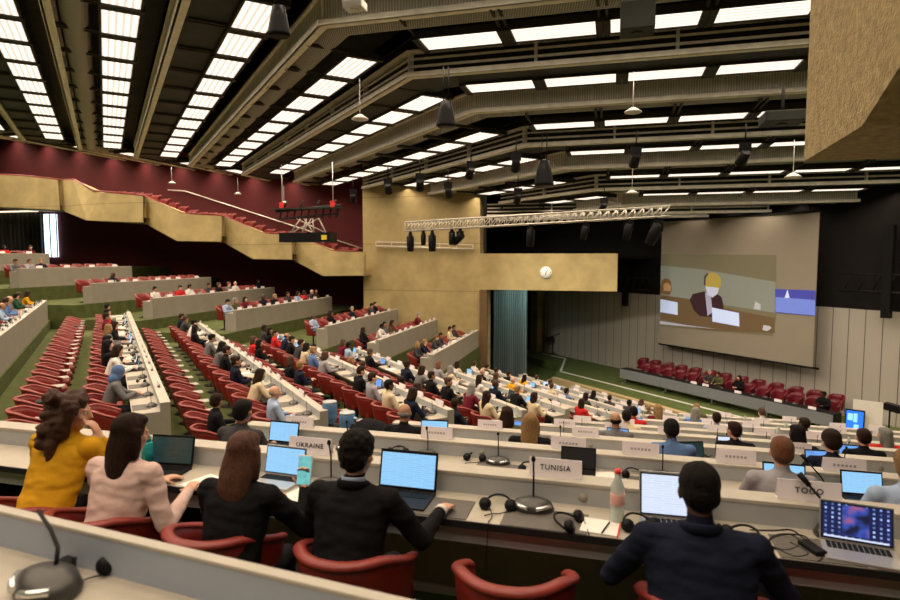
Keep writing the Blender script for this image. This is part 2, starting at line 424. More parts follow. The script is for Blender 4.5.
# stage wall: light vertical boards below, black above
def wall_t(s0, s1, z0, z1, t, thick, m, name):
    mb = MB(); P = [FM.xy(s0, t), FM.xy(s1, t), FM.xy(s1, t+thick), FM.xy(s0, t+thick)]
    mb.prism(P, z0, z1); return struct(mb.obj(name, [m]))
def board_mat():
    m = bpy.data.materials.new('pale_wall_boards'); m.use_nodes = True
    nt = m.node_tree; n = nt.nodes; l = nt.links; b = n['Principled BSDF']; b.inputs['Roughness'].default_value = .6
    tc = n.new('ShaderNodeTexCoord'); dt = n.new('ShaderNodeVectorMath'); dt.operation = 'DOT_PRODUCT'
    dt.inputs[1].default_value = (MV.x, MV.y, 0); l.new(tc.outputs['Object'], dt.inputs[0])
    md = n.new('ShaderNodeMath'); md.operation = 'PINGPONG'; md.inputs[1].default_value = .32; l.new(dt.outputs['Value'], md.inputs[0])
    lt = n.new('ShaderNodeMath'); lt.operation = 'LESS_THAN'; lt.inputs[1].default_value = .018; l.new(md.outputs[0], lt.inputs[0])
    nz = n.new('ShaderNodeTexNoise'); nz.inputs['Scale'].default_value = .5
    rp = n.new('ShaderNodeValToRGB'); rp.color_ramp.elements[0].color = (.42, .39, .34, 1); rp.color_ramp.elements[1].color = (.49, .455, .40, 1)
    l.new(tc.outputs['Object'], nz.inputs['Vector']); l.new(nz.outputs['Fac'], rp.inputs['Fac'])
    mx = n.new('ShaderNodeMix'); mx.data_type = 'RGBA'; mx.inputs['B'].default_value = (.12, .11, .09, 1)
    l.new(lt.outputs[0], mx.inputs['Factor']); l.new(rp.outputs['Color'], mx.inputs['A']); l.new(mx.outputs['Result'], b.inputs['Base Color'])
    return m
M['boards'] = board_mat()
wall_t(-8, 33.6, 0, EYE-2.2, STAGE_T, .25, 'boards', 'wall_stage')
wall_t(-8, 33.6, EYE-2.2, EYE+6, STAGE_T+.02, .3, 'darkwall', 'wall_stage_upper')
# niche left of the stage wall: pale pillar, curtain, back
pp = rayplane(536, 330, NV, STAGE_T-.3)
mb = MB(); x, y = pp.x, pp.y
mb.prism([FM.xy(33.9, 26.6), FM.xy(34.7, 26.6), FM.xy(34.7, 27.6), FM.xy(33.9, 27.6)], 0, EYE+.5); struct(mb.obj('pillar', ['concrete']))

# balcony parapet: stepped concrete band in front of the red wall
_bal = [((-30, 175), (-30, 206), 0), ((0, 175), (0, 207), 0), ((22, 176), (22, 208), .0), ((58, 180), (60, 210), .1), ((58.3, 180), (60.3, 210), -.3), ((73, 180), (72, 214.5), .0), ((102, 192.5), (87, 220.5), .7), ((143, 196), (143, 222.5), .8),
  ((143.4, 196.2), (143.4, 222.6), .1), ((188, 214.5), (177, 241), .6), ((222, 216), (221.5, 241.5), .8), ((222.4, 216.2), (222, 241.6), .1), ((267, 234), (253, 259), .6), ((292, 234.8), (292, 259.5), .8), ((292.4, 235), (292.4, 259.8), .1), ((337, 251.5), (323, 276), .7), ((364, 252), (364, 275.5), 1.0)]
top_px = [q[0] for q in _bal]; bot_px = [q[1] for q in _bal]; zig = [q[2] for q in _bal]
BW = WALL_W
mb = MB(); rows = []
for (tu, tv), (bu, bv), zg in zip(top_px, bot_px, zig):
    at, zt = aw(tu, tv, BW-zg); ab, zb = aw(bu, bv, BW-zg)
    def P(a, z, w): v = AV*a + WV*w; return (v.x, v.y, z)
    rows.append([mb.bm.verts.new(P(at, zt, BW-zg)), mb.bm.verts.new(P(ab, zb, BW-zg)), mb.bm.verts.new(P(ab, zb, RED_L)), mb.bm.verts.new(P(ab, zb+.3, RED_L)), mb.bm.verts.new(P(ab, zb+.3, BW-zg+.25)), mb.bm.verts.new(P(at, zt, BW-zg+.25))])
for a, b in zip(rows, rows[1:]):
    for k in range(6): mb.bm.faces.new((a[k], a[(k+1) % 6], b[(k+1) % 6], b[k]))
mb.bm.faces.new(rows[0]); mb.bm.faces.new(rows[-1])
bal = mb.obj('wall_balcony', ['concrete']); struct(bal)
BAL = [(aw(tu, tv, BW), aw(bu, bv, BW)) for (tu, tv), (bu, bv) in zip(top_px, bot_px)]
cap = MB(); cap.tube([( (AV*a[0]+WV*(BW-z+.1)).x, (AV*a[0]+WV*(BW-z+.1)).y, a[1]+.05) for (a, b), z in zip(BAL, zig)], .05, 6)
tag(cap.obj('balcony_rail', ['redrim']), 'thin reddish coping rail along the top of the concrete balcony', 'rail')
def bal_top(a):
    for (p, _), (q, _) in zip(BAL, BAL[1:]):
        if p[0] <= a <= q[0]: return p[1] + (q[1]-p[1])*(a-p[0])/max(1e-6, q[0]-p[0])
    return BAL[-1][0][1]
def bal_floor(a):
    for (p, pb), (q, qb) in zip(BAL, BAL[1:]):
        if p[0] <= a <= q[0]:
            f = (a-p[0])/max(1e-6, q[0]-p[0]); return pb[1] + (qb[1]-pb[1])*f + .35
    return BAL[-1][1][1]+.35
# handrail on the red wall
hr = MB(); pts = []
for u, v in ((168, 190), (185, 191), (300, 228), (362, 248.5)):
    p = rayplane(u, v, WV, RED_W-.12); pts.append(p)
hr.tube(pts, .035, 8)
for k in range(9):
    p = pts[1].lerp(pts[3], k/8); q = p + Vector((WV.x, WV.y, 0))*.14; hr.tube([p, q], .02, 6)
tag(hr.obj('wall_handrail', ['truss']), 'long pale handrail sloping down the dark red wall', 'handrail')
# window and curtain top left
WW = RED_L
a0, z0 = aw(46, 257, WW-.1); a1, z1 = aw(57, 214, WW-.1)
wn = wall_w([(a0, z0), (a1, z0), (a1, z1), (a0, z1)], WW-.16, ['day'], 'window_1', .06); struct(wn)
fr = MB()
for aa in (a0, a1, (a0+a1)/2):
    v = AV*aa + WV*(WW-.2); fr.box(-.03, .03, -.03, .03, z0, z1, mtx=Matrix.Translation((v.x, v.y, 0)))
fo = fr.obj('window_frame', ['blackmetal']); fo.parent = wn
a2, z2 = aw(-45, 257, WW-.3); 
cm = MB(); n = 160; prev = None
zc1 = aw(20, 212.5, WW-.3)[1]; zc0 = aw(20, 257, WW-.3)[1]
for i in range(n+1):
    a = a2 + (a0+.1-a2)*i/n; off = WW-.45 + .09*math.sin(i*1.3)
    v = AV*a + WV*off; p = (cm.bm.verts.new((v.x, v.y, zc0)), cm.bm.verts.new((v.x, v.y, zc1)))
    if prev:
        f = cm.bm.faces.new((prev[0], p[0], p[1], prev[1])); f.smooth = True
    prev = p
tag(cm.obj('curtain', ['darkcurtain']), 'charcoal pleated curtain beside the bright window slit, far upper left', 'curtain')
ls = wall_w([(a2, zc1), (a0+.1, zc1), (a0+.1, zc1+.1), (a2, zc1+.1)], WW-.7, [mat('cove_light', (1, .9, .7), emis=(1, .85, .6), estr=1.5)], 'cove_light', .1)
tag(ls, 'thin warm light line above the charcoal curtain', 'light')

# curtain behind the opening
cm = MB(); prev = None
zc1 = zO+.6
for i in range(121):
    pL = rayplane(493, 330, WV, WALL_W+3.2); pR = rayplane(527, 330, WV, WALL_W+3.2)
    aa = pL.x*AV.x+pL.y*AV.y; ab = pR.x*AV.x+pR.y*AV.y
    a = aa + (ab-aa)*i/120; v = AV*a + WV*(WALL_W+3.2 + .12*math.sin(i*.95))
    p = (cm.bm.verts.new((v.x, v.y, .03)), cm.bm.verts.new((v.x, v.y, zc1)))
    if prev: cm.bm.faces.new((prev[0], p[0], p[1], prev[1])).smooth = True
    prev = p
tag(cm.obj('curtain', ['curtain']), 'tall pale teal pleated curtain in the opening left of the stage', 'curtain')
# brown jamb post at the left of the opening
mb = MB(); v0 = AV*(aO0-.35) + WV*(WALL_W-.25); v1 = AV*(aO0+.05)+WV*(WALL_W-.25); v2 = AV*(aO0+.05)+WV*(WALL_W-.03); v3 = AV*(aO0-.35)+WV*(WALL_W-.03)
mb.prism([(v0.x,v0.y),(v1.x,v1.y),(v2.x,v2.y),(v3.x,v3.y)], 0, zO)
struct(mb.obj('trim_2', [mat('brown_jamb', (.16, .10, .045), .7, 0, .1, 3)]))

# clock
p = rayplane(546, 272.5, WV, WALL_W-.06)
ck = _ck = thing('wall_clock', 'round pale wall clock on the concrete lintel', 'clock', p, FR.rz)
mb = MB(); rx = Matrix.Rotation(R(90), 4, 'X'); mb.lathe([(.0001, .0), (.37, 0), (.39, .03), (.39, .05), (.0001, .05)], 28, mtx=rx); mb.obj('clock_case', ['white'], ck)
mb = MB(); mb.lathe([(.0001, .051), (.34, .051), (.34, .056), (.0001, .056)], 28, mtx=rx); mb.obj('clock_face', ['hand'], ck)
mb = MB(); mb.box(-.018, .018, -.07, -.06, -.02, .25, mtx=Matrix.Rotation(R(35), 4, 'Y')); mb.box(-.024, .024, -.07, -.06, -.02, .17, mtx=Matrix.Rotation(R(185), 4, 'Y'))
for k in range(12): mb.box(-.012, .012, -.07, -.06, .27, .32, mtx=Matrix.Rotation(R(30*k), 4, 'Y'))
mb.obj('clock_hand', ['black'], ck)
_ck.scale = (.78, .78, .78)
# emergency ledge rail on concrete wall
mb = MB(); p0 = rayplane(376, 246, WV, WALL_W-.2); p1 = rayplane(473, 249, WV, WALL_W-.2)
mb.tube([p0, p1], .05, 6); mb.tube([p0+Vector((0,0,.22)), p1+Vector((0,0,.22))], .03, 6)
for k in range(7):
    q = p0.lerp(p1, k/6); mb.tube([q, q+Vector((WV.x, WV.y, 0))*.2], .03, 6); mb.tube([q, q+Vector((0,0,.22))], .02, 6)
tag(mb.obj('wall_rail', ['truss']), 'pale double rail fixed across the concrete wall below the truss lights', 'rail')

# near concrete mass, top right
mb = MB(); prof = [(6.0, .93), (4.62, .98), (4.06, 1.24), (3.2, 1.75), (2.4, 2.6), (2.4, 5.2), (6.0, 5.2)]
def P(yy, z, da): 
    x = 1.86 + .2717*yy; v = Vector((x, yy)) + AV*da; return (v.x, v.y, EYE+z)
f = [mb.bm.verts.new(P(y, z, 0)) for y, z in prof]; g = [mb.bm.verts.new(P(y, z, 6)) for y, z in prof]; n = len(prof)
mb.bm.faces.new(f); mb.bm.faces.new(g[::-1])
for k in range(n): mb.bm.faces.new((f[k], g[k], g[(k+1) % n], f[(k+1) % n]))
struct(mb.obj('wall_overhang', ['pebble']))

# ------------------------------------------------------------------ ceiling
def Hc(t):
    xs = [-11.6, -6.3, -3.6, -1, 1.65, 4.3, 6.95, 9.6, 12.25, 14.9, 17.55, 20.2, 22.85, 27]; ys = [7.7, 6.8, 6.2, 5.8, 5.4, 5.0, 4.56, 4.2, 3.62, 3.2, 2.65, 2.2, 2.02, 1.95]
    return float(np.interp(t, xs, ys))
C1, C2 = 8.03, 27.3
def cpath(t, wmax=None):
    wm = wmax or (WALL_W-.15 if t > 11.5 else RED_W-.15)
    c1 = solve(NV, t, WV, t+C1); c2 = solve(NV, t, AV, t-C2)
    w = max(t+C1, .5); a_end = min(3.5+.72*w, 19)
    c1a = c1.x*AV.x + c1.y*AV.y
    p0 = AV*max(a_end, c1a+1) + WV*(t+C1)
    # keep inside the stage wall
    if p0.dot(NV) > STAGE_T-.3: p0 = solve(WV, t+C1, NV, STAGE_T-.3)
    pts = [p0, c1]
    if t+C1 > wm:
        if t < 20: return None
        return [p0, AV*(aB+.3) + WV*(t+C1)] if (p0-(AV*(aB+.3) + WV*(t+C1))).dot(AV) > 1 else None
    if c2.dot(WV) < wm-.3:
        pts += [c2, solve(AV, t-C2, WV, wm)]
    else: pts += [solve(NV, t, WV, wm)]
    return pts
def sweep(mb, t, d0, d1, z0, z1, mi=0):
    A = cpath(t+d0, None); B = cpath(t+d1, None)
    if not A or not B: return
    n = min(len(A), len(B)); 
    if len(A) != len(B): A = A[:n-1]+[A[-1]]; B = B[:n-1]+[B[-1]]
    rings = []
    for a, b in zip(A, B):
        rings.append([mb.bm.verts.new((a.x, a.y, z0)), mb.bm.verts.new((b.x, b.y, z0)), mb.bm.verts.new((b.x, b.y, z1)), mb.bm.verts.new((a.x, a.y, z1))])
    for a, b in zip(rings, rings[1:]):
        for k in range(4): mb.bm.faces.new((a[k], a[(k+1) % 4], b[(k+1) % 4], b[k])).material_index = mi
    mb.bm.faces.new(rings[0]).material_index = mi; mb.bm.faces.new(rings[-1]).material_index = mi
beams_t = [-11.6, -8.95, -6.3, -3.65, -1.0, 1.65, 4.3, 6.95, 9.6, 12.25, 14.9, 17.55, 20.2, 22.85, 25.2]
bord = ['far left', 'second from the far left', 'third from the far left', 'fourth from the far left'] 
# closed dark roof above everything
rf = MB()
rf.face([(-50, -8, EYE+10.5), (45, -8, EYE+10.5), (45, 60, EYE+10.5), (-50, 60, EYE+10.5)])
struct(rf.obj('ceiling', ['darkwall']))
rfb = MB()
for t in beams_t:
    sweep(rfb, t, -2.6, .0, EYE+Hc(t)+1.35, EYE+Hc(t)+1.4)
struct(rfb.obj('ceiling_deck', ['darksoffit']))
LP = (1.80, .81)
lm = MB(); lm.box(-LP[0]/2, LP[0]/2, -LP[1]/2, LP[1]/2, -.01, .03); lme = lm.mesh('diffuser', ['lamp'])
lf = MB()
for y in (-LP[1]/2-.03, LP[1]/2+.03): lf.box(-LP[0]/2-.06, LP[0]/2+.06, y-.03, y+.03, -.03, .14)
for x in (-LP[0]/2-.08, LP[0]/2+.08): lf.box(x-.075, x+.075, -LP[1]/2-.05, LP[1]/2+.1, -.055, .10); lf.box(x-.03, x+.03, -1.47, -LP[1]/2-.05, .02, .10)
lf.box(-LP[0]/2, LP[0]/2, -LP[1]/2, LP[1]/2, .1, .13)
lfe = lf.mesh('housing', ['frame'])
nl = 0
def seglist(P): return list(zip(P, P[1:]))
for bi, t in enumerate(beams_t):
    P = cpath(t)
    if not P: continue
    H = Hc(t); z = EYE + H
    ty = bi % 2   # 0: silver box beam, 1: open railed beam
    if True:
        lab = 'ceiling beam running %s, %s from the stage end of the hall' % ('with silver box girder' if ty == 0 else 'with open rails', ORD[len(beams_t)-1-bi])
        bt = thing('ceiling_beam', lab, 'beam', (P[1].x, P[1].y, z), 0, 'bent steel beams across the ceiling')
        off = Matrix.Translation((-P[1].x, -P[1].y, -z))
        def fin(mb, name, m):
            for v in mb.bm.verts: v.co = off @ v.co
            return mb.obj(name, [m], bt)
        mb = MB(); sweep(mb, t, -.10, .12, z, z+.045); sweep(mb, t, -.12, -.05, z, z+.12); fin(mb, 'lower_flange', 'alu')
        mb = MB(); sweep(mb, t, -.10, .12, z+.62, z+.67); fin(mb, 'upper_flange', 'alu')
        if ty == 0:
            mb = MB(); sweep(mb, t, -.02, .02, z+.045, z+.62); fin(mb, 'web', 'silver')
            # ribbed round duct slung on the stage side
            mb = MB(); 
            A = [cpath(t+.55)]
            if A[0]:
                mb.tube([(p.x, p.y, z+.33) for p in A[0]], .34, 14); fin(mb, 'duct', 'duct')
        else:
            mb = MB(); sweep(mb, t, -.04, .0, z+.24, z+.30); sweep(mb, t, -.04, .0, z+.43, z+.48); fin(mb, 'rail', 'alu')
            mb = MB(); sweep(mb, t, .14, .18, z+.05, z+.62); fin(mb, 'back_plate', 'darksoffit')
            mb = MB(); sweep(mb, t, .16, 1.45, z+.10, z+.16); fin(mb, 'soffit', 'darksoffit')
        # posts
        for a, b in seglist(P):
            L = (b-a).length; n = max(1, int(L/2.9)); d = (b-a)/L
            for k in range(n):
                c = a + d*(L*(k+.0)/n)
                if not inview(c.x, c.y, z, 60): continue
                mb = MB(); ang = math.atan2(d.y, d.x)
                mb.box(-.035, .035, -.11, .03, .03, .64, mtx=Matrix.Translation((c.x, c.y, z)) @ Matrix.Rotation(ang if abs(ang) < 2 else ang, 4, 'Z'))
                fin(mb, 'post', 'alu')
    # lights before this beam
    Q = cpath(t-.62-LP[1]/2-.1)
    if not Q: continue
    zl = z + .42
    arm = ['near arm', 'middle arm', 'far arm']
    for a, b in seglist(Q):
        c = (a+b)/2; L = (b-a).length
        if L < 1.5: continue
        ld = bpy.data.lights.new('fluorescent_strip', 'AREA'); ld.shape = 'RECTANGLE'; ld.size = L; ld.size_y = .7; ld.spread = R(146)
        ld.energy = LPOW*L*(1.9 if (len(Q) == 4 and a == Q[2]) else 1.25 if (t < 4.4 and a == Q[1]) else 1); ld.color = (1, .80, .60)
        lo = bpy.data.objects.new('fluorescent_strip', ld); COL.objects.link(lo); lo.location = (c.x, c.y, zl-.08)
        lo.rotation_euler = (0, 0, math.atan2((b-a).y, (b-a).x))
    for si, (a, b) in enumerate(seglist(Q)):
        L = (b-a).length; d = (b-a)/L
        pit = 2.12; n = int((L-.3)/pit); st = (L-n*pit)/2 + pit/2
        if si == 0: idx = list(range(n))[::-1]
        else: idx = list(range(n))
        for c_i, k in enumerate(idx):
            c = a + d*(st + k*pit) if si else b - d*(st + c_i*pit)
            if not inview(c.x, c.y, zl, 260): continue
            if c.y < .5: continue
            # facing: local +Y toward stage side
            fr = (FR, FM, FL)[si]
            if len(Q) == 3 and si == 1: fr = FM
            o = thing('ceiling_light', 'bright ceiling light, %s from the bend, %s, strip %s from the stage' % (ORD[c_i], arm[si], ORD[len(beams_t)-1-bi]), 'ceiling light', (c.x, c.y, zl), fr.rz, 'fluorescent ceiling panels')
            link('diffuser', lme, o); link('housing', lfe, o); nl += 1
print('lights', nl)
# far-left panels beyond the third bend are covered by the strips above

# hanging loudspeakers (black bells)
def hang_speaker(u, v, y, s, label):
    p = ray(u, v, y)
    o = thing('hanging_loudspeaker', label, 'loudspeaker', p, 0, 'black loudspeakers hanging below the ceiling')
    mb = MB(); mb.lathe([(.05*s, .95*s), (.22*s, .9*s), (.30*s, .5*s), (.40*s, .0), (.41*s, -.08*s), (.36*s, -.1*s)], 14, sy=.8); mb.obj('cabinet', ['black'], o)
    mb = MB(); mb.lathe([(.34*s, -.11*s), (.34*s, -.13*s)], 14, sy=.8); mb.obj('grille', ['blackmetal'], o)
    mb = MB(); mb.tube([(-.1*s, 0, .9*s), (-.1*s, 0, .9*s+.8)], .015, 6); mb.tube([(.1*s, 0, .9*s), (.1*s, 0, .9*s+.8)], .015, 6); mb.obj('bracket', ['blackmetal'], o)
hang_speaker(279, 33, 9.0, .42, 'black bell-shaped loudspeaker at the top, nearest of the hanging loudspeakers')
hang_speaker(446, 124, 14.5, .58, 'black bell-shaped loudspeaker below the bend of the central beams')
hang_speaker(544, 183, 18.0, .72, 'black bell-shaped loudspeaker furthest right, left of the truss end')
def can(u, v, y, s, label):
    p = ray(u, v, y); o = thing('ceiling_spotlight', label, 'spotlight', p, rng.uniform(-.4, .4), 'small black spotlights under the beams')
    mb = MB(); mb.tube([(0, -.05*s, .05*s), (0, .22*s, -.22*s)], [.12*s, .15*s], 10); mb.obj('lamp_body', ['black'], o)
    mb = MB(); mb.box(-.16*s, .16*s, -.02*s, .02*s, .04*s, .30*s); mb.tube([(0,0,.3*s), (0,0,.3*s+.45)], .02, 6); mb.obj('yoke', ['blackmetal'], o)
for i, (u, v, y) in enumerate([(388, 186, 22), (420, 182, 20), (471, 170, 20), (516, 162, 18), (636, 157, 17), (745, 154, 15), (448, 190, 22), (353, 196, 26), (518, 196, 22), (604, 205, 24)]):
    can(u, v, y, .95, 'small black spotlight under the ceiling beams, %s of the scattered ones from the left' % ORD[sorted([388,420,471,516,636,745,448,353,518,604]).index(u)] if u != 518 else 'small black spotlight under the ceiling beams, %s of the scattered ones from the left' % ORD[6])
def dome(u, v, y, label):
    p = ray(u, v, y); mb = MB(); mb.lathe([(.001, .10), (.05, .1), (.16, .03), (.2, 0), (.18, -.02), (.001, -.02)], 14); mb.tube([(0,0,.09), (0,0,.9)], .01, 6)
    tag(mb.obj('pendant_lamp', ['white'], None, p), label, 'pendant lamp', 'small pale pendant lamps')
for u, v, y, l_ in [(172, 183, 34, 'small pale pendant lamp before the red wall, leftmost'), (238, 194, 34, 'small pale pendant lamp before the red wall, above the handrail middle'), (284, 203, 33, 'small pale pendant lamp before the red wall, left of the hanging rig'),
                    (360, 119, 14, 'small pale pendant lamp left of the central hanging loudspeaker'), (633, 112, 14, 'small pale pendant lamp under the beams right of centre'), (793, 177, 15, 'small pale pendant lamp beside the concrete overhang'), (632, 193, 20, 'small pale pendant lamp above the truss right end')]: dome(u, v, y, l_)
def cbox(u, v, y, sx, sy, sz, m, label, name='projector_box'):
    p = ray(u, v, y); mb = MB(); mb.box(-sx/2, sx/2, -sy/2, sy/2, 0, sz, bevel=.02); mb.tube([(0,0,sz), (0,0,sz+.5)], .03, 6); mb.lathe([(.1, -.02), (.1, .0)], 12, (0, 0, 0))
    tag(mb.obj(name, [m], None, p, FR.rz), label, 'box')
cbox(637, 33, 10.5, .56, .5, .46, 'darksoffit', 'dark grey box with a round vent hanging among beams, top right')
cbox(355, 10, 12, .4, .3, .15, 'white', 'small white box fixed to the nearest beam, top centre')
cbox(782, 124, 11.5, .7, .6, .2, 'darksoffit', 'dark flat box under the beams beside the concrete overhang')

# aluminium lighting truss
def truss(p0, p1, hgt, name, label, mats, n):
    p0 = Vector(p0); p1 = Vector(p1); o = thing(name, label, 'truss', p0)
    d = (p1-p0); L = d.length; d = d/L; side = Vector((-d.y, d.x, 0)).normalized()*hgt*.9; up = Vector((0, 0, hgt))
    mb = MB()
    for a in (Vector((0,0,0)), side, up, side+up): mb.tube([a, a+d*L], .035, 6)
    mb.obj('chord', mats, o)
    mb = MB()
    for k in range(n):
        a = d*(L*k/n); b = d*(L*(k+1)/n)
        for s_ in (Vector((0,0,0)), side):
            mb.tube([a+s_, b+s_+up], .02, 5); mb.tube([a+s_, a+s_+up], .02, 5)
        mb.tube([a, b+side], .018, 5); mb.tube([a+up, a+up+side], .018, 5)
    mb.obj('lattice', mats, o)
    return o
tp0 = ray(405, 231, 25); tp1 = ray(670, 216, 21.5)
truss(tp0, tp1, .36, 'lighting_truss', 'long pale aluminium lighting truss hanging across the concrete wall', ['truss'], 34)
def stagelight(u, v, ax, label, ang=0, s=1.):
    f = (u-405)/265; p = tp0.lerp(tp1, f); q = ray(u, v, p.y)
    q.x = p.x+.15; q.z = p.z - .08
    o = thing('stage_light', label, 'stage light', q, FM.rz + ax, 'black stage lights under the aluminium truss')
    mb = MB(); m4 = Matrix.Translation((0, 0, -.35*s)) @ Matrix.Rotation(ang, 4, 'Y')
    mb.lathe([(.13*s, .2*s), (.2*s, .15*s), (.2*s, -.25*s), (.17*s, -.6*s), (.1*s, -.62*s)], 12, mtx=m4); mb.obj('lamp_body', ['black'], o)
    mb = MB(); mb.box(-.24*s, .24*s, -.04, .04, -.12, -.04); mb.box(-.25*s, -.21*s, -.04, .04, -.45*s, -.04); mb.box(.21*s, .25*s, -.04, .04, -.45*s, -.04); mb.box(-.05, .05, -.05, .05, -.06, .14); mb.obj('yoke', ['blackmetal'], o)
for i, (u, ang, s) in enumerate([(407, 0, 1), (422, 0, .7), (432, 0, 1.05), (454, .1, .75), (463, 1.0, .95), (537, .1, 1.), (590, .2, .8), (630, .2, .9), (655, .5, 1.25)]):
    stagelight(u, 240, rng.uniform(-.3, .3), 'black stage light under the aluminium truss, %s from the left' % ORD[i], ang, s*.8)

# left hanging rig
p = ray(308, 240, 27)
rig = thing('hanging_rig', 'dark hanging lighting rig with black box before the red wall', 'rig', p, FR.rz)
mb = MB(); mb.box(-1.25, 1.25, -.35, .35, -.1, .32); mb.obj('rig_box', ['black'], rig)
mb = MB(); mb.box(.85, 1.1, -.37, -.34, .0, .2); mb.obj('rig_label', ['yellow'], rig)
mb = MB()
for x in (-.9, -.3, .3, .9): mb.tube([(x, 0, .3), (x*.5+.1, 0, .95)], .03, 6); mb.tube([(x, 0, .3), (-x*.6, 0, .95)], .025, 6)
mb.obj('rig_strut', ['truss'], rig)
mb = MB(); mb.tube([(-1.5, 0, .95), (1.5, 0, 1.15)], .05, 6); mb.tube([(-1.6, 0, 1.3), (1.6, 0, 1.5)], .07, 6); mb.box(-1.6, 1.7, -.3, .3, 1.36, 1.42)
for k in range(9): mb.tube([(-1.4+.35*k, 0, .96), (-1.3+.35*k, 0, 1.4)], .04, 6)
for k in range(4): mb.tube([(-1.2+.8*k, 0, 1.4), (-1.0+.8*k, 0, 1.75)], .04, 6)
mb.obj('rig_frame', ['darksoffit'], rig)
mb = MB()
for x in (-1.25, 1.25): mb.tube([(x, 0, 1.4), (x, 0, 3.4)], .02, 6)
mb.obj('rig_cable', ['truss'], rig)
mb = MB()
for x in (-1.25, 1.25): mb.box(x-.1, x+.1, -.1, .1, 1.42, 1.7)
mb.obj('rig_hoist', ['redcap'], rig)

# ------------------------------------------------------------------ screen and stage
SW = STAGE_T - .9
bl = rayplane(659, 343, NV, SW); br_ = rayplane(815.5, 366, NV, SW); tl = rayplane(661, 220, NV, SW)
sA = bl.x*MV.x + bl.y*MV.y; sB = br_.x*MV.x + br_.y*MV.y
zb, zt = bl.z, bl.z + (tl.z-bl.z)*.985
W = sA - sB - .12; Hs = zt - zb
px, py = FM.xy(sA, SW)
scr = thing('projection_screen', 'large hanging projection screen showing a masked speaker at a desk', 'screen', (px, py, zb), FM.rz)
# local frame: +X runs from left edge to right edge as seen from the hall, Z up; -Y faces the hall
mb = MB(); mb.box(0, W, 0, .04, 0, Hs); mb.obj('screen_fabric', ['screenfab'], scr)
mb = MB(); mb.tube([(-.05, .02, -.04), (W+.25, .02, -.04)], .05, 8); mb.obj('bottom_bar', ['blackmetal'], scr)
mb = MB(); mb.tube([(.4, .02, Hs), (.4, .02, Hs+1.2)], .015, 5); mb.tube([(W-.4, .02, Hs), (W-.4, .02, Hs+1.2)], .015, 5); mb.box(-.05, W+.05, -.05, .1, Hs, Hs+.08); mb.obj('suspension', ['blackmetal'], scr)
def emat(name, c, s=1.): return mat(name, c, .8, emis=c, estr=s)
def pane(mb_pts, name, m, y):
    mb = MB(); vs = [(x, y, z) for x, z in mb_pts]; vb = [(x, y+.003, z) for x, z in mb_pts]
    f = [mb.bm.verts.new(v) for v in vs]; g = [mb.bm.verts.new(v) for v in vb]
    mb.bm.faces.new(f); mb.bm.faces.new(g[::-1]); n = len(f)
    for k in range(n): mb.bm.faces.new((f[k], g[k], g[(k+1) % n], f[(k+1) % n]))
    return mb.obj(name, [m], scr)
def sx(u, v):   # photo pixel on the screen -> local x, z
    q = rayplane(u, v, NV, SW); return (sA - (q.x*MV.x+q.y*MV.y), q.z - zb)
def poly(px_, name, m, y): return pane([sx(u, v) for u, v in px_], name, m, y)
E1 = .30
SG = lambda r, g, b: tuple((c/255)**2.2 for c in (r, g, b))
poly([(661.5, 254), (776.5, 255), (776.5, 318), (773, 336), (660, 326.5)], 'picture', emat('video_backdrop', SG(112, 106, 84), E1), -.01)
poly([(661, 265.5), (700, 269), (776, 282), (776, 313), (660.5, 295)], 'picture_backdrop', emat('video_grey', SG(128, 133, 124), E1), -.016)
poly([(661, 295), (690, 299), (735, 310), (775, 318), (775, 333), (705, 330), (660.5, 319)], 'picture_desk', emat('video_brown', SG(104, 84, 60), E1), -.022)
poly([(775.5, 289), (816, 290.5), (816, 316), (775.5, 312.5)], 'picture_inset', emat('video_blue', SG(70, 72, 165), E1*1.2), -.022)
poly([(776, 297), (815.5, 300), (815.5, 315.5), (776, 312)], 'picture_inset_water', emat('video_lightblue', SG(110, 130, 215), E1*1.3), -.028)
poly([(785, 298), (788, 289.5), (790, 298)], 'picture_jet', emat('video_pale', (.6, .7, 1), E1*1.3), -.034)
poly([(690, 300), (693, 294), (704, 291.5), (716, 293), (722, 297), (724, 306), (722, 318), (700, 316), (694, 310)], 'picture_jacket', emat('video_plum', SG(62, 44, 48), E1), -.028)
poly([(705.5, 292.5), (711, 293), (713, 312), (708, 316)], 'picture_shirt', emat('video_shirt', SG(165, 165, 195), E1), -.034)
poly([(705, 285), (705.5, 278), (708.5, 273.5), (713, 272.3), (718.5, 274.5), (721.5, 279), (721.5, 285), (719.5, 290), (715, 292), (710, 291)], 'picture_head', emat('video_skin', SG(168, 146, 72), E1*1.3), -.04)
poly([(706, 286.5), (713, 287), (719.5, 288), (718, 294), (713, 297.5), (708, 294.5)], 'picture_mask', emat('video_mask', SG(190, 196, 220), E1*1.2), -.046)
poly([(704.4, 285), (704.8, 276.5), (708, 272.6), (709, 274), (706.4, 278), (706, 285.6)], 'picture_headphone', emat('video_dark', (.05, .05, .05), E1), -.046)
poly([(712.5, 307.5), (739.5, 313), (740, 326.5), (713, 321.5)], 'picture_card', emat('video_card', (.55, .66, .95), E1*1.5), -.046)
poly([(660.8, 299), (678, 302.5), (678, 315), (660.6, 312)], 'picture_card', emat('video_card2', (.55, .66, .95), E1*1.4), -.028)
poly([(660.9, 287), (662, 281), (665, 278.5), (669, 279), (671.5, 282), (672, 290), (670, 295), (661, 293.5)], 'picture_head', emat('video_hair', (.17, .09, .03), E1), -.03)
poly([(664, 284), (668, 282.5), (671.3, 286), (671, 291), (664, 291)], 'picture_face', emat('video_face', (.42, .25, .12), E1), -.036)
poly([(660.5, 321), (688, 325.3), (717, 329), (660, 324)], 'picture_table_edge', emat('video_edge', (.45, .46, .55), E1), -.03)
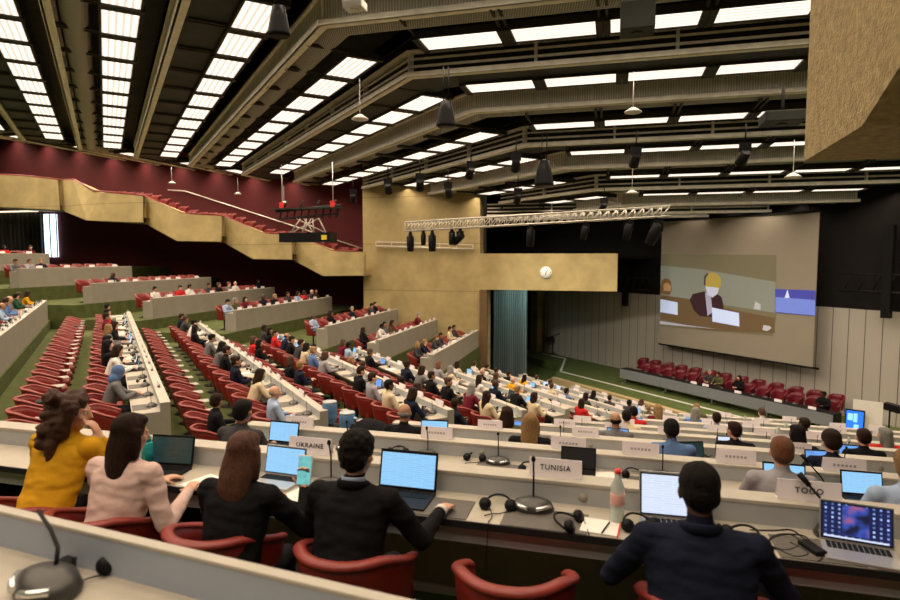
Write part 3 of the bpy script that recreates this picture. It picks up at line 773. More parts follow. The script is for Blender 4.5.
poly([(756, 301), (758, 303), (761, 304), (761, 310), (754, 309)], 'picture_glass', emat('video_glass', (.45, .46, .5), E1), -.034)
poly([(764, 325), (770, 326), (772, 328), (768, 331), (763, 330)], 'picture_cup', emat('video_cup', (.5, .5, .55), E1), -.034)

# black rigging against the upper stage wall
def rigging(u, v0, v1, label):
    a = rayplane(u, v0, NV, STAGE_T-.4); b = rayplane(u, v1, NV, STAGE_T-.4)
    mb = MB(); mb.box(-.16, .16, -.12, .12, b.z-a.z if False else 0, a.z-b.z); mb.tube([(-1.8, 0, 1.0), (1.8, 0, 1.0)], .06, 6); mb.tube([(-1.8, 0, 1.7), (1.8, 0, 1.7)], .04, 6)
    for k in range(7): mb.tube([(-1.6+.53*k, 0, 1.0), (-1.35+.53*k, 0, 1.7)], .03, 5)
    tag(mb.obj('stage_rigging', ['blackmetal'], None, (b.x, b.y, b.z), FM.rz), label, 'rigging', 'black rigging on the upper stage wall')
rigging(625, 236, 306, 'black vertical rigging pole with cross frame left of the projection screen')
rigging(886, 225, 318, 'black vertical rigging pole with cross frame right of the projection screen')

# podium
tb_l = rayplane(620, 371, NV, 23.9); tb_r = rayplane(833, 424, NV, 23.9)
s_l = tb_l.x*MV.x+tb_l.y*MV.y; s_r = tb_r.x*MV.x+tb_r.y*MV.y; ztab = .95

# ================================================================== furniture
def desk_meshes(L):
    """module: user edge at y=0, local X along the row"""
    h = L/2; r = {}
    m = MB(); m.box(-h, h, .012, .40, .715, .75); r['desktop'] = m.mesh('desktop', ['desktop'])
    m = MB(); m.box(-h, h, 0, .012, .712, .752); r['edge_strip'] = m.mesh('edge_strip', ['edge'])
    m = MB(); m.box(-h, h, .06, .075, .60, .714); r['cable_tray'] = m.mesh('cable_tray', ['riser'])
    m = MB(); m.box(-h, h, .40, .415, .70, .865)
    m.lathe([(.001, 0), (.028, 0), (.028, .004), (.001, .004)], 14, mi=1, mtx=Matrix.Translation((h-.5, .400, .80)) @ Matrix.Rotation(R(90), 4, 'X'))
    r['riser'] = m.mesh('riser', ['riser', 'grey'])
    m = MB(); m.box(-h, h, .395, .545, .865, .888, bevel=.004); r['ledge'] = m.mesh('ledge', ['ledge'])
    m = MB(); m.box(-h, h, .515, .54, .0, .865)
    m.box(-h, h, .50, .543, .0, .06); r['front_panel'] = m.mesh('front_panel', ['panel'])
    m = MB(); m.box(-.02, .02, .05, .51, .0, .70); r['leg'] = m.mesh('leg', ['deskleg'])
    return r
DM = {}
def make_desk(L, label, loc, rz, group, left_end=False, right_end=False, near=False):
    L = round(L, 2)
    if L not in DM: DM[L] = desk_meshes(L)
    r = DM[L]; o = thing('conference_desk', label, 'desk', loc, rz, group)
    for k in ('desktop', 'ledge', 'front_panel', 'riser'): link(k, r[k], o)
    if near:
        link('edge_strip', r['edge_strip'], o); link('cable_tray', r['cable_tray'], o)
    if near:
        for x in (-L/2+.06, L/2-.06): g = link('leg', r['leg'], o); g.location = (x, 0, 0)
    if left_end or right_end:
        for on, x in ((left_end, -L/2), (right_end, L/2)):
            if on:
                if 'end_panel' not in DM: 
                    m = MB(); m.box(-.015, .015, .02, .54, 0, .75); m.box(-.015, .015, .40, .54, .75, .888); DM['end_panel'] = m.mesh('end_panel', ['panel'])
                g = link('end_panel', DM['end_panel'], o); g.location = (x, 0, 0)
    return o

def chair_proto(red, rim, n=22, hires=True):
    """tub chair; local +Y forward, origin on floor"""
    def shell(rim_only=False):
        mb = MB(); rings = []
        A = 118
        for i in range(n+1):
            th = R(-A + 2*A*i/n); c, s_ = math.cos(th), math.sin(th)
            k = abs(i/n*2-1)
            ht = .83 - .13*max(0, k-.45)/.55 - .02*k
            flare = 1 + .10*(1-k)
            lo = .36
            prof = []
            for q in range(6):
                f = q/5; z = lo + (ht-lo)*f
                rr = (.86 + .14*f**.7)*(1+.05*f)
                prof.append((.305*rr, .30*rr*(1 + (.14*f if k < .5 else .05*f)), z))
            out = [(rx*s_, -ry*c, z) for rx, ry, z in prof]; inn = [((rx-.05)*s_, -(ry-.05)*c, z) for rx, ry, z in prof]
            if not rim_only:
                out[-1] = (out[-1][0]*.985, out[-1][1]*.985, ht); ring = out + inn[::-1]
            else:
                ring = [(rx*s_*1.012, -ry*c*1.012, z) for rx, ry, z in prof[-1:]]
                cx, cy, cz = ring[0]
                dx, dy = s_, -c
                ring = [(cx-dx*.025+dx*.036*math.cos(a), cy-dy*.025+dy*.036*math.cos(a), ht+.022*math.sin(a)) for a in [2*math.pi*j/8 for j in range(8)]]
            rings.append([mb.bm.verts.new(p) for p in ring])
        m = len(rings[0])
        for a, b in zip(rings, rings[1:]):
            for k in range(m): f = mb.bm.faces.new((a[k], a[(k+1) % m], b[(k+1) % m], b[k])); f.smooth = True
        mb.bm.faces.new(rings[0]); mb.bm.faces.new(rings[-1])
        return mb
    r = {}
    r['backrest'] = shell().mesh('backrest', [red]); r['piping'] = shell(True).mesh('piping', [rim])
    mb = MB(); mb.box(-.235, .235, -.20, .26, .36, .47, bevel=.03)
    r['seat'] = mb.mesh('seat', [red])
    mb = MB(); mb.lathe([(.20, .0), (.21, .02), (.05, .05), (.03, .07), (.03, .34), (.13, .36)], 12); r['pedestal'] = mb.mesh('pedestal', ['deskleg'])
    mb = MB(); mb.box(.02, .29, .0, .27, .675, .69, bevel=.005); r['tablet'] = mb.mesh('writing_tablet', ['grey'])
    return r
CH = chair_proto('red', 'redrim'); CHS = chair_proto('stagered', 'stagered', 14)
def make_chair(label, loc, rz, group, parts=CH, tab=False, name='armchair'):
    o = thing(name, label, 'chair', loc, rz, group)
    for k in ('backrest', 'seat', 'pedestal'):
        q = link(k, parts[k], o)
        if k == 'backrest': link('piping', parts['piping'], q)
    if tab: link('writing_tablet', parts['tablet'], o)
    return o

# ------------------------------------------------------------------ desk items
def build_item_meshes():
    I = {}
    # microphone unit
    mb = MB(); mb.lathe([(.001, 0), (.085, 0), (.088, .012), (.075, .04), (.04, .055), (.001, .058)], 20, sx=1.15, sy=.8); I['mic_base'] = mb.mesh('base', ['micgrey'])
    mb = MB()
    for s in (-1, 1): mb.tube([(s*.018, -.070, .028), (s*.05, -.058, .032), (s*.082, -.03, .034)], .010, 8)
    I['mic_trim'] = mb.mesh('silver_trim', ['chrome'])
    mb = MB(); mb.tube([(0, .02, .05), (0, .02, .16), (.0, .0, .235)], .0045, 8); mb.ball((0, -.004, .245), (.011, .011, .016), 8); I['mic_neck'] = mb.mesh('gooseneck', ['black'])
    mb = MB(); mb.tube([(0, .02, .05), (-.03, .03, .10), (-.11, .06, .19)], .0055, 8); mb.tube([(-.11, .06, .19), (-.15, .075, .235)], [.011, .015], 8); I['mic_long'] = mb.mesh('gooseneck', ['black'])
    # one-piece far version
    mb = MB(); mb.lathe([(.001, 0), (.11, 0), (.10, .03), (.03, .065)], 10, sx=1.1, sy=.8); mb.tube([(0, .0, .05), (0, -.01, .24)], .005, 5, mi=1); mb.box(-.07, .07, -.075, -.05, .02, .035, mi=2)
    I['mic_far'] = mb.mesh('microphone_unit', ['micgrey', 'black', 'chrome'])
    # headphones lying: headband arc + ear cups
    mb = MB(); mb.tube([(.075*math.cos(a), .09*math.sin(a), .014+.03*math.sin(a)) for a in [math.pi*k/14 for k in range(15)]], .006, 8); I['hp_band'] = mb.mesh('headband', ['black'])
    for s, nme in ((-1, 'l'), (1, 'r')):
        mb = MB(); mb.lathe([(.001, -.014), (.03, -.014), (.034, 0), (.028, .014), (.001, .016)], 12, mtx=Matrix.Translation((s*.068, -.012, .03)) @ Matrix.Rotation(R(60), 4, 'X')); I['hp_'+nme] = mb.mesh('ear_cup', ['black'])
    mb = MB(); pts = [(.07, -.02, .02)]; 
    for k in range(12): pts.append((.07-.03*k*.4, -.04 - .02*k*.3, .008+.002*math.sin(k)))
    mb.tube(pts, .003, 5); I['hp_cord'] = mb.mesh('cord', ['black'])
    mb = MB(); mb.tube([(.07*math.cos(a), .08*math.sin(a), .014+.05*math.sin(a)) for a in [math.pi*k/7 for k in range(8)]], .009, 5); mb.ball((-.07, 0, .03), .03, 6); mb.ball((.07, 0, .03), .03, 6); I['hp_far'] = mb.mesh('headphones', ['black'])
    # name plate: folded card, front face towards the hall's stage and back printed too
    mb = MB(); 
    mb.bm.faces.new([mb.bm.verts.new(p) for p in ((-.16, -.02, 0), (.16, -.02, 0), (.16, .0, .11), (-.16, .0, .11))])
    mb.bm.faces.new([mb.bm.verts.new(p) for p in ((-.16, .03, 0), (.16, .03, 0), (.16, .004, .11), (-.16, .004, .11))])
    mb.box(-.16, .16, -.02, .03, 0, .004); mb.box(-.16, .16, -.001, .005, .108, .111)
    I['plate'] = mb.mesh('name_plate', ['plate'])
    mb = MB()
    for k in range(6): mb.box(-.085+k*.03, -.066+k*.03, -.0015, -.0005, 0, .02)
    I['plate_text'] = mb.mesh('lettering', [mat('pale_grey_print', (.42, .38, .41), .7)])
    mb = MB(); mb.box(-.19, .19, -.13, .13, 0, .006, bevel=.002); I['mat'] = mb.mesh('desk_mat', ['mat'])
    mb = MB(); mb.box(-.105, .105, -.148, .148, 0, .004); I['paper'] = mb.mesh('paper_sheet', ['paper'])
    mb = MB(); mb.box(-.105, .105, -.148, .148, 0, .018, mi=0); mb.box(-.10, .10, -.14, .14, .018, .022, mi=1); I['book'] = mb.mesh('document_folder', ['folder', 'paper'])
    mb = MB(); mb.lathe([(.001, 0), (.032, 0), (.033, .02), (.031, .11), (.032, .17), (.013, .22), (.012, .235), (.001, .235)], 14); I['bottle'] = mb.mesh('bottle_body', ['pet'])
    mb = MB(); mb.lathe([(.001, .235), (.015, .235), (.015, .255), (.001, .256)], 10); I['bottle_cap'] = mb.mesh('cap', ['redcap'])
    mb = MB(); mb.lathe([(.0335, .09), (.0345, .092), (.0345, .14), (.0335, .142)], 14); I['bottle_label'] = mb.mesh('label', [mat('pink_print', (.75, .42, .36), .5)])
    mb = MB(); mb.box(-.036, .036, -.075, .075, 0, .009, bevel=.003); I['phone'] = mb.mesh('phone_body', ['black'])
    mb = MB(); mb.ball((0, 0, .012), (.028, .045, .018), 10); I['mouse'] = mb.mesh('computer_mouse', ['black'])
    mb = MB(); mb.lathe([(.001, 0), (.032, 0), (.04, .09), (.036, .09), (.03, .01), (.001, .01)], 12); I['cup'] = mb.mesh('cup', ['white'])
    return I
I = build_item_meshes()
LAP = {}
def lap_meshes(wd, body, scr):
    key = (wd, body, scr)
    if key in LAP: return LAP[key]
    w = wd/2; dp = wd*.66; r = {}
    mb = MB(); mb.box(-w, w, -dp, 0, 0, .018, bevel=.003); r['base'] = mb.mesh('base', [body])
    mb = MB()
    for i in range(12):
        for j in range(5):
            x = -w*.86 + i*(w*1.72/12); y = -dp*.42 + j*dp*.075; mb.box(x+.002, x+w*1.72/12-.002, y+.002, y+dp*.075-.002, .018, .021)
    r['keyboard'] = mb.mesh('keyboard', ['black'])
    T = Matrix.Translation((0, .0, .018)) @ Matrix.Rotation(R(-14), 4, 'X')
    hh = wd*.635
    mb = MB(); mb.box(-w, w, -.004, .004, 0, hh, mtx=T, bevel=.002); r['lid'] = mb.mesh('lid', ['black' if body != 'silverlap' else 'silverlap'])
    mb = MB(); mb.box(-w*.965, w*.965, -.0065, -.0045, hh*.055, hh*.955, mtx=T); r['bezel'] = mb.mesh('bezel', ['black'])
    mb = MB(); mb.box(-w*.93, w*.93, -.0085, -.007, hh*.085, hh*.925, mtx=T); r['display'] = mb.mesh('display', [scr])
    LAP[key] = r; return r
def laptop(loc, rz, label, wd=.34, body='black', scr='scr_blue', group=None, full=True):
    r = lap_meshes(wd, body, scr); o = thing('laptop', label, 'laptop', loc, rz, group)
    b_ = link('base', r['base'], o); l = link('lid', r['lid'], o)
    link('display', r['display'], l)
    if full: link('keyboard', r['keyboard'], b_); link('bezel', r['bezel'], l)
    return o
def mic(loc, rz, label, near=True, long=False, group='delegate microphone units'):
    if not near: return tag(link('microphone_unit', I['mic_far'], None, loc, rz), label, 'microphone', group)
    o = thing('microphone_unit', label, 'microphone', loc, rz, group)
    link('base', I['mic_base'], o); link('silver_trim', I['mic_trim'], o); link('gooseneck', I['mic_long' if long else 'mic_neck'], o); return o
def phones(loc, rz, label, near=True, group='black headphones on the desks'):
    if not near: return tag(link('headphones', I['hp_far'], None, loc, rz), label, 'headphones', group)
    o = thing('headphones', label, 'headphones', loc, rz, group)
    link('headband', I['hp_band'], o); link('ear_cup', I['hp_l'], o); link('ear_cup', I['hp_r'], o); link('cord', I['hp_cord'], o); return o
def plate(loc, rz, label, text=None, near=True, group='white country name cards'):
    o = link('name_plate', I['plate'], None, loc, rz); tag(o, label, 'name plate', group)
    if text:
        cu = bpy.data.curves.new('lettering', 'FONT'); cu.body = text; cu.size = .044; cu.align_x = 'CENTER'; cu.align_y = 'CENTER'; cu.extrude = .0004; cu.offset = .0006; cu.space_character = 1.18
        tmp = bpy.data.objects.new('lettering', cu); COL.objects.link(tmp)
        bpy.context.view_layer.update()
        me = bpy.data.meshes.new_from_object(tmp.evaluated_get(bpy.context.evaluated_depsgraph_get())); bpy.data.objects.remove(tmp)
        me.materials.clear(); me.materials.append(M['ink'])
        t = link('lettering', me, o); t.location = (0, -.0125, .058); t.rotation_euler = (R(80), 0, 0)
    elif near:
        t = link('lettering', I['plate_text'], o); t.location = (0, -.0125, .045); t.rotation_euler = (R(-10), 0, 0)
    return o

# ================================================================== people
def chain_samples(pts, rad, k=5):
    out = []
    for (a, ra), (b, rb) in zip(zip(pts, rad), zip(pts[1:], rad[1:])):
        for i in range(k+1):
            f = i/k; out.append((Vector(a).lerp(Vector(b), f), ra+(rb-ra)*f))
    return out
def person_mesh(pose, voxel=.02, hands=False, name='person_body'):
    """seated figure, origin on the floor under the hips, facing +Y"""
    lean = pose.get('lean', .05); yaw = R(pose.get('yaw', 0)); nod = R(pose.get('nod', 8)); wide = pose.get('wide', 1.)
    S = []   # (Vector, radius, tag)
    mb = MB()
    def cap(pts, rad, tg, seg=12, ns=6):
        mb.tube(pts, rad, seg)
        for p, r_ in zip(pts, rad): mb.ball(p, r_, 12)
        for p, r_ in chain_samples(pts, rad, ns): S.append((p, r_, tg))
    def ell(c, r_, tg, rot=None, sd=None):
        mb.ball(c, r_, 14, rot=rot); 
        rr = min(r_); c = Vector(c)
        for ax in range(3):
            e = Vector((0,0,0)); e[ax] = max(0, r_[ax]-rr)
            if rot is not None: e = rot @ e
            for f in (-1, -.5, 0, .5, 1): S.append((c+e*f, rr, tg))
    # torso: stacked elliptic rings
    tz = [(.44, -.02, .165*wide, .125), (.52, -.03, .18*wide, .13), (.62, -.02+.2*lean, .178*wide, .128), (.74, .4*lean, .178*wide, .122), (.86, .7*lean, .19*wide, .122), (.96, .9*lean, .205*wide, .115), (1.02, lean-.005, .175*wide, .092), (1.055, lean, .11*wide, .07), (1.075, lean+.003, .062, .06)]
    rings = []
    for z, y, rx, ry in tz:
        rings.append([mb.bm.verts.new((rx*math.cos(2*math.pi*k/20), y+ry*math.sin(2*math.pi*k/20), z)) for k in range(20)])
        for f in (-1, -.5, 0, .5, 1): S.append((Vector((f*(rx-min(rx, ry)), y, z)), min(rx, ry), 0))
    for a, b in zip(rings, rings[1:]):
        for k in range(20): mb.bm.faces.new((a[k], a[(k+1) % 20], b[(k+1) % 20], b[k]))
    mb.bm.faces.new(rings[0]); mb.bm.faces.new(rings[-1])
    nk = Vector((0, lean+.0, 1.07)); 
    Q = Matrix.Rotation(yaw, 3, 'Z') @ Matrix.Rotation(-nod, 3, 'X')
    tilt = pose.get('tilt', 0)
    if tilt: Q = Matrix.Rotation(R(tilt), 3, 'Y') @ Q
    hc = nk + Q @ Vector((0, .02, .135))
    cap([nk - Vector((0, .005, .03)), nk + (hc-nk)*.55], [.056, .052], 1)
    ell(hc + Q @ Vector((0, -.012, .025)), (.075, .094, .092), 1, Q)
    ell(hc + Q @ Vector((0, .028, -.035)), (.056, .062, .075), 1, Q)
    ell(hc + Q @ Vector((0, .045, -.085)), (.034, .034, .028), 1, Q)
    cap([hc + Q @ Vector((0, .085, .02)), hc + Q @ Vector((0, .104, -.022))], [.011, .015], 1)
    for s in (-1, 1):
        ell(hc + Q @ Vector((s*.078, -.005, -.005)), (.010, .020, .032), 1, Q)
        ell(hc + Q @ Vector((s*.030, .078, .024)), (.020, .012, .008), 1, Q)
        ell(hc + Q @ Vector((s*.040, .062, -.02)), (.022, .022, .02), 1, Q)
    ell(hc + Q @ Vector((0, .086, -.055)), (.024, .010, .007), 1, Q)
    # arms
    for s, key in ((-1, 'L'), (1, 'R')):
        sh = Vector((s*.185*wide, lean-.005, .995)); a = pose['arm'+key]
        el = Vector(a[0]); wr = Vector(a[1])
        cap([Vector((s*.10, lean, 1.0)), sh, sh.lerp(el, .5), el], [.066, .069, .059, .052], 0)
        cap([el, el.lerp(wr, .45), wr], [.052, .046, .035], 0 if pose.get('sleeve', 1) else 1)
        d = (wr-el).normalized(); hd = Vector(a[2]).normalized() if len(a) > 2 else d
        cap([wr, wr + hd*.02], [.028, .028], 1)
        if not hands:
            ell(wr + hd*.075, (.036, .036, .030), 1)
            S.append((wr+hd*.1, .03, 1))
            cap([wr+hd*.08, wr + hd*.14 + Vector((0, 0, -.02))], [.026, .016], 1, 8, 3)
        else:
            nrm = Vector(a[3]).normalized() if len(a) > 3 else Vector((0, 0, 1))      # back of the hand
            sd = hd.cross(nrm).normalized(); nrm = sd.cross(hd).normalized()
            rot = Matrix((sd, hd, nrm)).transposed()
            ell(wr + hd*.055, (.040, .050, .017), 1, rot)
            curl = a[4] if len(a) > 4 else .35
            for i, (o_, ln_) in enumerate(((-.030, .062), (-.010, .072), (.011, .068), (.030, .054))):
                b0 = wr + hd*.088 + sd*o_; sp = sd*o_*.35
                dirs = hd + sp; p = [b0]
                for j, fr_ in enumerate((.45, .32, .23)):
                    an = curl*(j+.6); p.append(p[-1] + (dirs*math.cos(an) - nrm*math.sin(an)).normalized()*ln_*fr_*1.05)
                cap(p, [.0105, .0095, .0088, .0078], 1, 8, 3)
            ts = -s if pose.get('thumb_in', 1) else s
            tside = sd * (1 if sd.dot(Vector((-s, 0, 0))) > 0 else -1)
            t0 = wr + hd*.025 + tside*.028
            cap([t0, t0 + (hd*.5 + tside*.75 - nrm*.25).normalized()*.035, t0 + (hd*.95 + tside*.9 - nrm*.5).normalized()*.066], [.014, .0115, .0095], 1, 8, 3)
    for s in (-1, 1):
        sp_ = pose.get('spread', .11)
        hip = Vector((s*.09, .0, .53)); kn = Vector((s*sp_, .42, .52)); an = Vector((s*sp_, .40, .09))
        cap([hip, hip.lerp(kn, .5), kn], [.095, .082, .060], 2)
        cap([kn, kn.lerp(an, .4), an], [.058, .052, .036], 2)
        cap([an + Vector((0, -.02, -.035)), an + Vector((0, .13, -.052))], [.040, .034], 3)
    for v in list(mb.bm.verts):
        if v.co.z < .008: v.co.z = .008
    me0 = mb.mesh(name, [])
    ob = bpy.data.objects.new(name, me0); COL.objects.link(ob)
    md = ob.modifiers.new('r', 'REMESH'); md.mode = 'VOXEL'; md.voxel_size = voxel; md.use_smooth_shade = True
    ms = ob.modifiers.new('s', 'SMOOTH'); ms.iterations = 3 if voxel < .012 else 1; ms.factor = .5
    bpy.context.view_layer.update()
    me = bpy.data.meshes.new_from_object(ob.evaluated_get(bpy.context.evaluated_depsgraph_get()))
    bpy.data.objects.remove(ob); me.name = name
    # cloth wrinkles on the near figures
    if hands:
        NR = [v.normal.copy() for v in me.vertices]; AR_, AL_ = Vector(pose['armR'][1]), Vector(pose['armL'][1])
        for v, nr_ in zip(me.vertices, NR):
            if .5 < v.co.z < 1.03 and (v.co - (hc)).length > .17:
                q = v.co; a_ = noise.noise(Vector((q.x*7+3, q.y*7, q.z*16))) + .6*noise.noise(Vector((q.x*15, q.y*15+5, q.z*30)))
                if (AR_-q).length < .13 or (AL_-q).length < .13: continue
                v.co += nr_*.008*a_
    n = len(me.polygons); cen = np.empty(n*3); me.polygons.foreach_get('center', cen); cen = cen.reshape(-1, 3)
    P = np.array([tuple(p) for p, _, _ in S]); rr = np.array([r_ for _, r_, _ in S]); tg = np.array([t for _, _, t in S])
    idx = np.empty(n, dtype=np.int32)
    for i in range(0, n, 4000):
        d = np.linalg.norm(cen[i:i+4000, None, :]-P[None], axis=2) - rr[None]
        idx[i:i+4000] = tg[np.argmin(d, axis=1)]
    for m_ in ('charcoal jacket', 'skin_a', 'trousers', 'shoe'): me.materials.append(M[m_])
    me.polygons.foreach_set('material_index', idx); me.polygons.foreach_set('use_smooth', [True]*n); me.update()
    return me, hc, Q
def hair_mesh(kind, hc, Q, voxel=.02, name='hair', lean=.05):
    mb = MB()
    def e(c, r_): mb.ball(hc + Q @ Vector(c), r_, 16, rot=Q)
    if kind == 'bald_fringe':
        e((0, -.045, -.005), (.080, .066, .045))
    elif kind == 'scarf':
        e((0, -.012, .02), (.092, .108, .108)); e((0, .0, -.05), (.086, .085, .09)); e((0, -.05, -.12), (.10, .08, .11))
    else:
        e((0, -.022, .038), (.086, .098, .094)); e((0, -.048, -.005), (.080, .068, .075))
        e((0, .03, .085), (.066, .055, .038))
        if kind == 'bulk': e((0, -.02, .055), (.094, .102, .094)); e((0, -.05, 0), (.088, .07, .08))
        if kind in ('long', 'bob', 'curly', 'mid'):
            ln_ = {'long': .34, 'bob': .15, 'curly': .20, 'mid': .22}[kind]; wd = {'long': .092, 'bob': .092, 'curly': .115, 'mid': .100}[kind]
            c0 = hc + Q @ Vector((0, -.024, .06)); c1 = hc + Q @ Vector((0, -.034, -.02)); c2 = hc + Q @ Vector((0, -.055, -.10)); 
            e3 = c2 + Vector((0, -.03, -ln_*.35)); e4 = c2 + Vector((.005, -.045, -ln_*.8)); e5 = c2 + Vector((.008, -.05, -ln_*.95))
            if kind == 'bob': e3 = c2 + Vector((0, -.005, -.03)); e4 = c2 + Vector((0, -.01, -.055)); e5 = c2 + Vector((0, -.01, -.07))
            P_ = [c0, c1, c2, e3, e4, e5]; rx_ = [.080, .090, wd, wd*1.02, wd*.9, wd*.55]; ry_ = [.088, .086, .070, .052, .040, .022]
            rg = []
            for p_, a_, b_ in zip(P_, rx_, ry_):
                f_ = max(0., 1-abs((p_-hc).length)/.25); U = (Q @ Vector((1, 0, 0))); V_ = (Q @ Vector((0, 1, 0))); V_.z = 0; U.z = 0
                rg.append([mb.bm.verts.new(p_ + U*a_*math.cos(2*math.pi*k/18) + V_*b_*math.sin(2*math.pi*k/18)) for k in range(18)])
            for a_, b_ in zip(rg, rg[1:]):
                for k in range(18): mb.bm.faces.new((a_[k], a_[(k+1) % 18], b_[(k+1) % 18], b_[k]))
            mb.bm.faces.new(rg[0]); mb.bm.faces.new(rg[-1])
            for s in (-1, 1):
                c0 = hc + Q @ Vector((s*.070, -.01, .04)); c1 = hc + Q @ Vector((s*.083, -.005, -.05)); c2 = c1 + Vector((s*.005, -.01, -.08))
                mb.tube([c0, c1, c2], [.035, .034, .02], 10)
        if kind == 'curly':
            rr = random.Random(3)
            for k in range(46):
                a = rr.uniform(0, 6.28); z = rr.uniform(-.20, .10); r0 = .105 if z > -.1 else .12
                y = r0*math.sin(a)
                if y > .045: continue
                mb.ball(hc + Q @ Vector((r0*math.cos(a), y-.03, z)), rr.uniform(.026, .045), 8)
        if kind == 'bun': e((0, -.10, .07), (.045, .045, .045))
    me0 = mb.mesh(name, [])
    ob = bpy.data.objects.new(name, me0); COL.objects.link(ob)
    md = ob.modifiers.new('r', 'REMESH'); md.mode = 'VOXEL'; md.voxel_size = voxel; md.use_smooth_shade = True
    ms = ob.modifiers.new('s', 'SMOOTH'); ms.iterations = 2; ms.factor = .5
    bpy.context.view_layer.update()
    me = bpy.data.meshes.new_from_object(ob.evaluated_get(bpy.context.evaluated_depsgraph_get())); bpy.data.objects.remove(ob)
    me.name = name
    if voxel < .012 and kind != 'scarf':
        amp = {'curly': .013, 'bulk': .007}.get(kind, .0035)
        sc_ = {'curly': 26, 'bulk': 34}.get(kind, 38)
        for v in me.vertices:
            d = (v.co - hc).normalized(); q = Vector((v.co.x*sc_, v.co.y*sc_, v.co.z*(sc_ if kind in ('curly', 'bulk') else 5)))
            v.co += d*amp*noise.noise(q)*1.6
    me.polygons.foreach_set('use_smooth', [True]*len(me.polygons)); me.materials.append(M['h_black']); me.update()
    return me
def D(mix): return mix
POSES = {
 'type':   dict(lean=.07, nod=10, armL=[(-.25, .16, .80), (-.12, .40, .80)], armR=[(.25, .16, .80), (.12, .40, .80)]),
 'listen': dict(lean=.00, nod=2, yaw=-6, armL=[(-.27, .08, .76), (-.08, .26, .79)], armR=[(.27, .10, .76), (.10, .30, .79)]),
 'lean':   dict(lean=.14, nod=16, yaw=10, armL=[(-.27, .26, .80), (-.05, .45, .80)], armR=[(.27, .26, .80), (.05, .43, .82)]),
 'chin':   dict(lean=.11, nod=12, yaw=8, armL=[(-.24, .22, .80), (-.02, .40, .80)], armR=[(.20, .26, .81), (.07, .20, 1.02)]),
 'turn':   dict(lean=.03, nod=4, yaw=38, armL=[(-.29, .12, .79), (-.20, .36, .80)], armR=[(.26, .14, .78), (.06, .30, .80)]),
 'turnl':  dict(lean=.03, nod=4, yaw=-40, armL=[(-.26, .12, .79), (-.14, .34, .80)], armR=[(.28, .14, .78), (.16, .36, .80)]),
}
PM = {}
for k, p in POSES.items():
    me, hc, Q = person_mesh(p, .017)
    PM[k] = (me, hc, Q, {})
def person(loc, rz, label, pose, cloth, skin, hair, hairm, group='seated delegates'):
    me, hc, Q, H = PM[pose]
    o = thing('person', label, 'person', loc, rz, group)
    b = link('body', me, o)
    b.material_slots[0].link = 'OBJECT'; b.material_slots[0].material = M[cloth]
    b.material_slots[1].link = 'OBJECT'; b.material_slots[1].material = M[skin]
    if hair != 'none':
        if hair not in H: H[hair] = hair_mesh(hair, hc, Q, .018)
        h = link('headscarf' if hair == 'scarf' else 'hair', H[hair], o); h.material_slots[0].link = 'OBJECT'; h.material_slots[0].material = M[hairm]
    return o
HAIRN = {'h_black': 'black', 'h_brown': 'brown', 'h_dark': 'dark', 'h_blond': 'blond', 'h_grey': 'grey', 'h_ginger': 'ginger', 'h_auburn': 'auburn'}
def rand_look(r_):
    cloth = r_.choice(['navy suit']*5 + ['black suit']*6 + ['charcoal jacket']*5 + ['white shirt']*3 + ['cream shirt']*2 + ['blue shirt']*2 + ['grey jacket']*3 + ['brown jacket']*2 + ['red top']*2 + ['olive jacket', 'pale blue shirt', 'pale blue shirt', 'burgundy top', 'dark green top', 'grey shirt', 'mustard sweater'])
    skin = r_.choice(['skin_a']*6 + ['skin_b']*3 + ['skin_c']*2)
    hair = r_.choice(['short']*7 + ['bulk'] + ['bob']*2 + ['long']*2 + ['bun', 'bald_fringe', 'mid'])
    hm = r_.choice(['h_black']*4 + ['h_dark']*4 + ['h_brown']*2 + (['h_grey']*2 + ['h_blond']*2 + ['h_ginger'] if skin == 'skin_a' else []))
    if hair == 'bald_fringe': hm = 'h_grey' if skin == 'skin_a' else 'h_black'
    return cloth, skin, hair, hm
def look_text(cloth, hair, hm):
    hd = {'bald_fringe': 'balding head', 'scarf': 'headscarf', 'none': 'bald head'}.get(hair) or ('%s hair' % HAIRN[hm] if hair in ('short', 'bulk') else {'bob': 'bobbed %s hair', 'mid': 'loose %s hair', 'long': 'long %s hair', 'bun': 'tied %s hair', 'curly': 'curly %s hair'}[hair] % HAIRN[hm])
    return 'in %s, %s' % (cloth, hd)

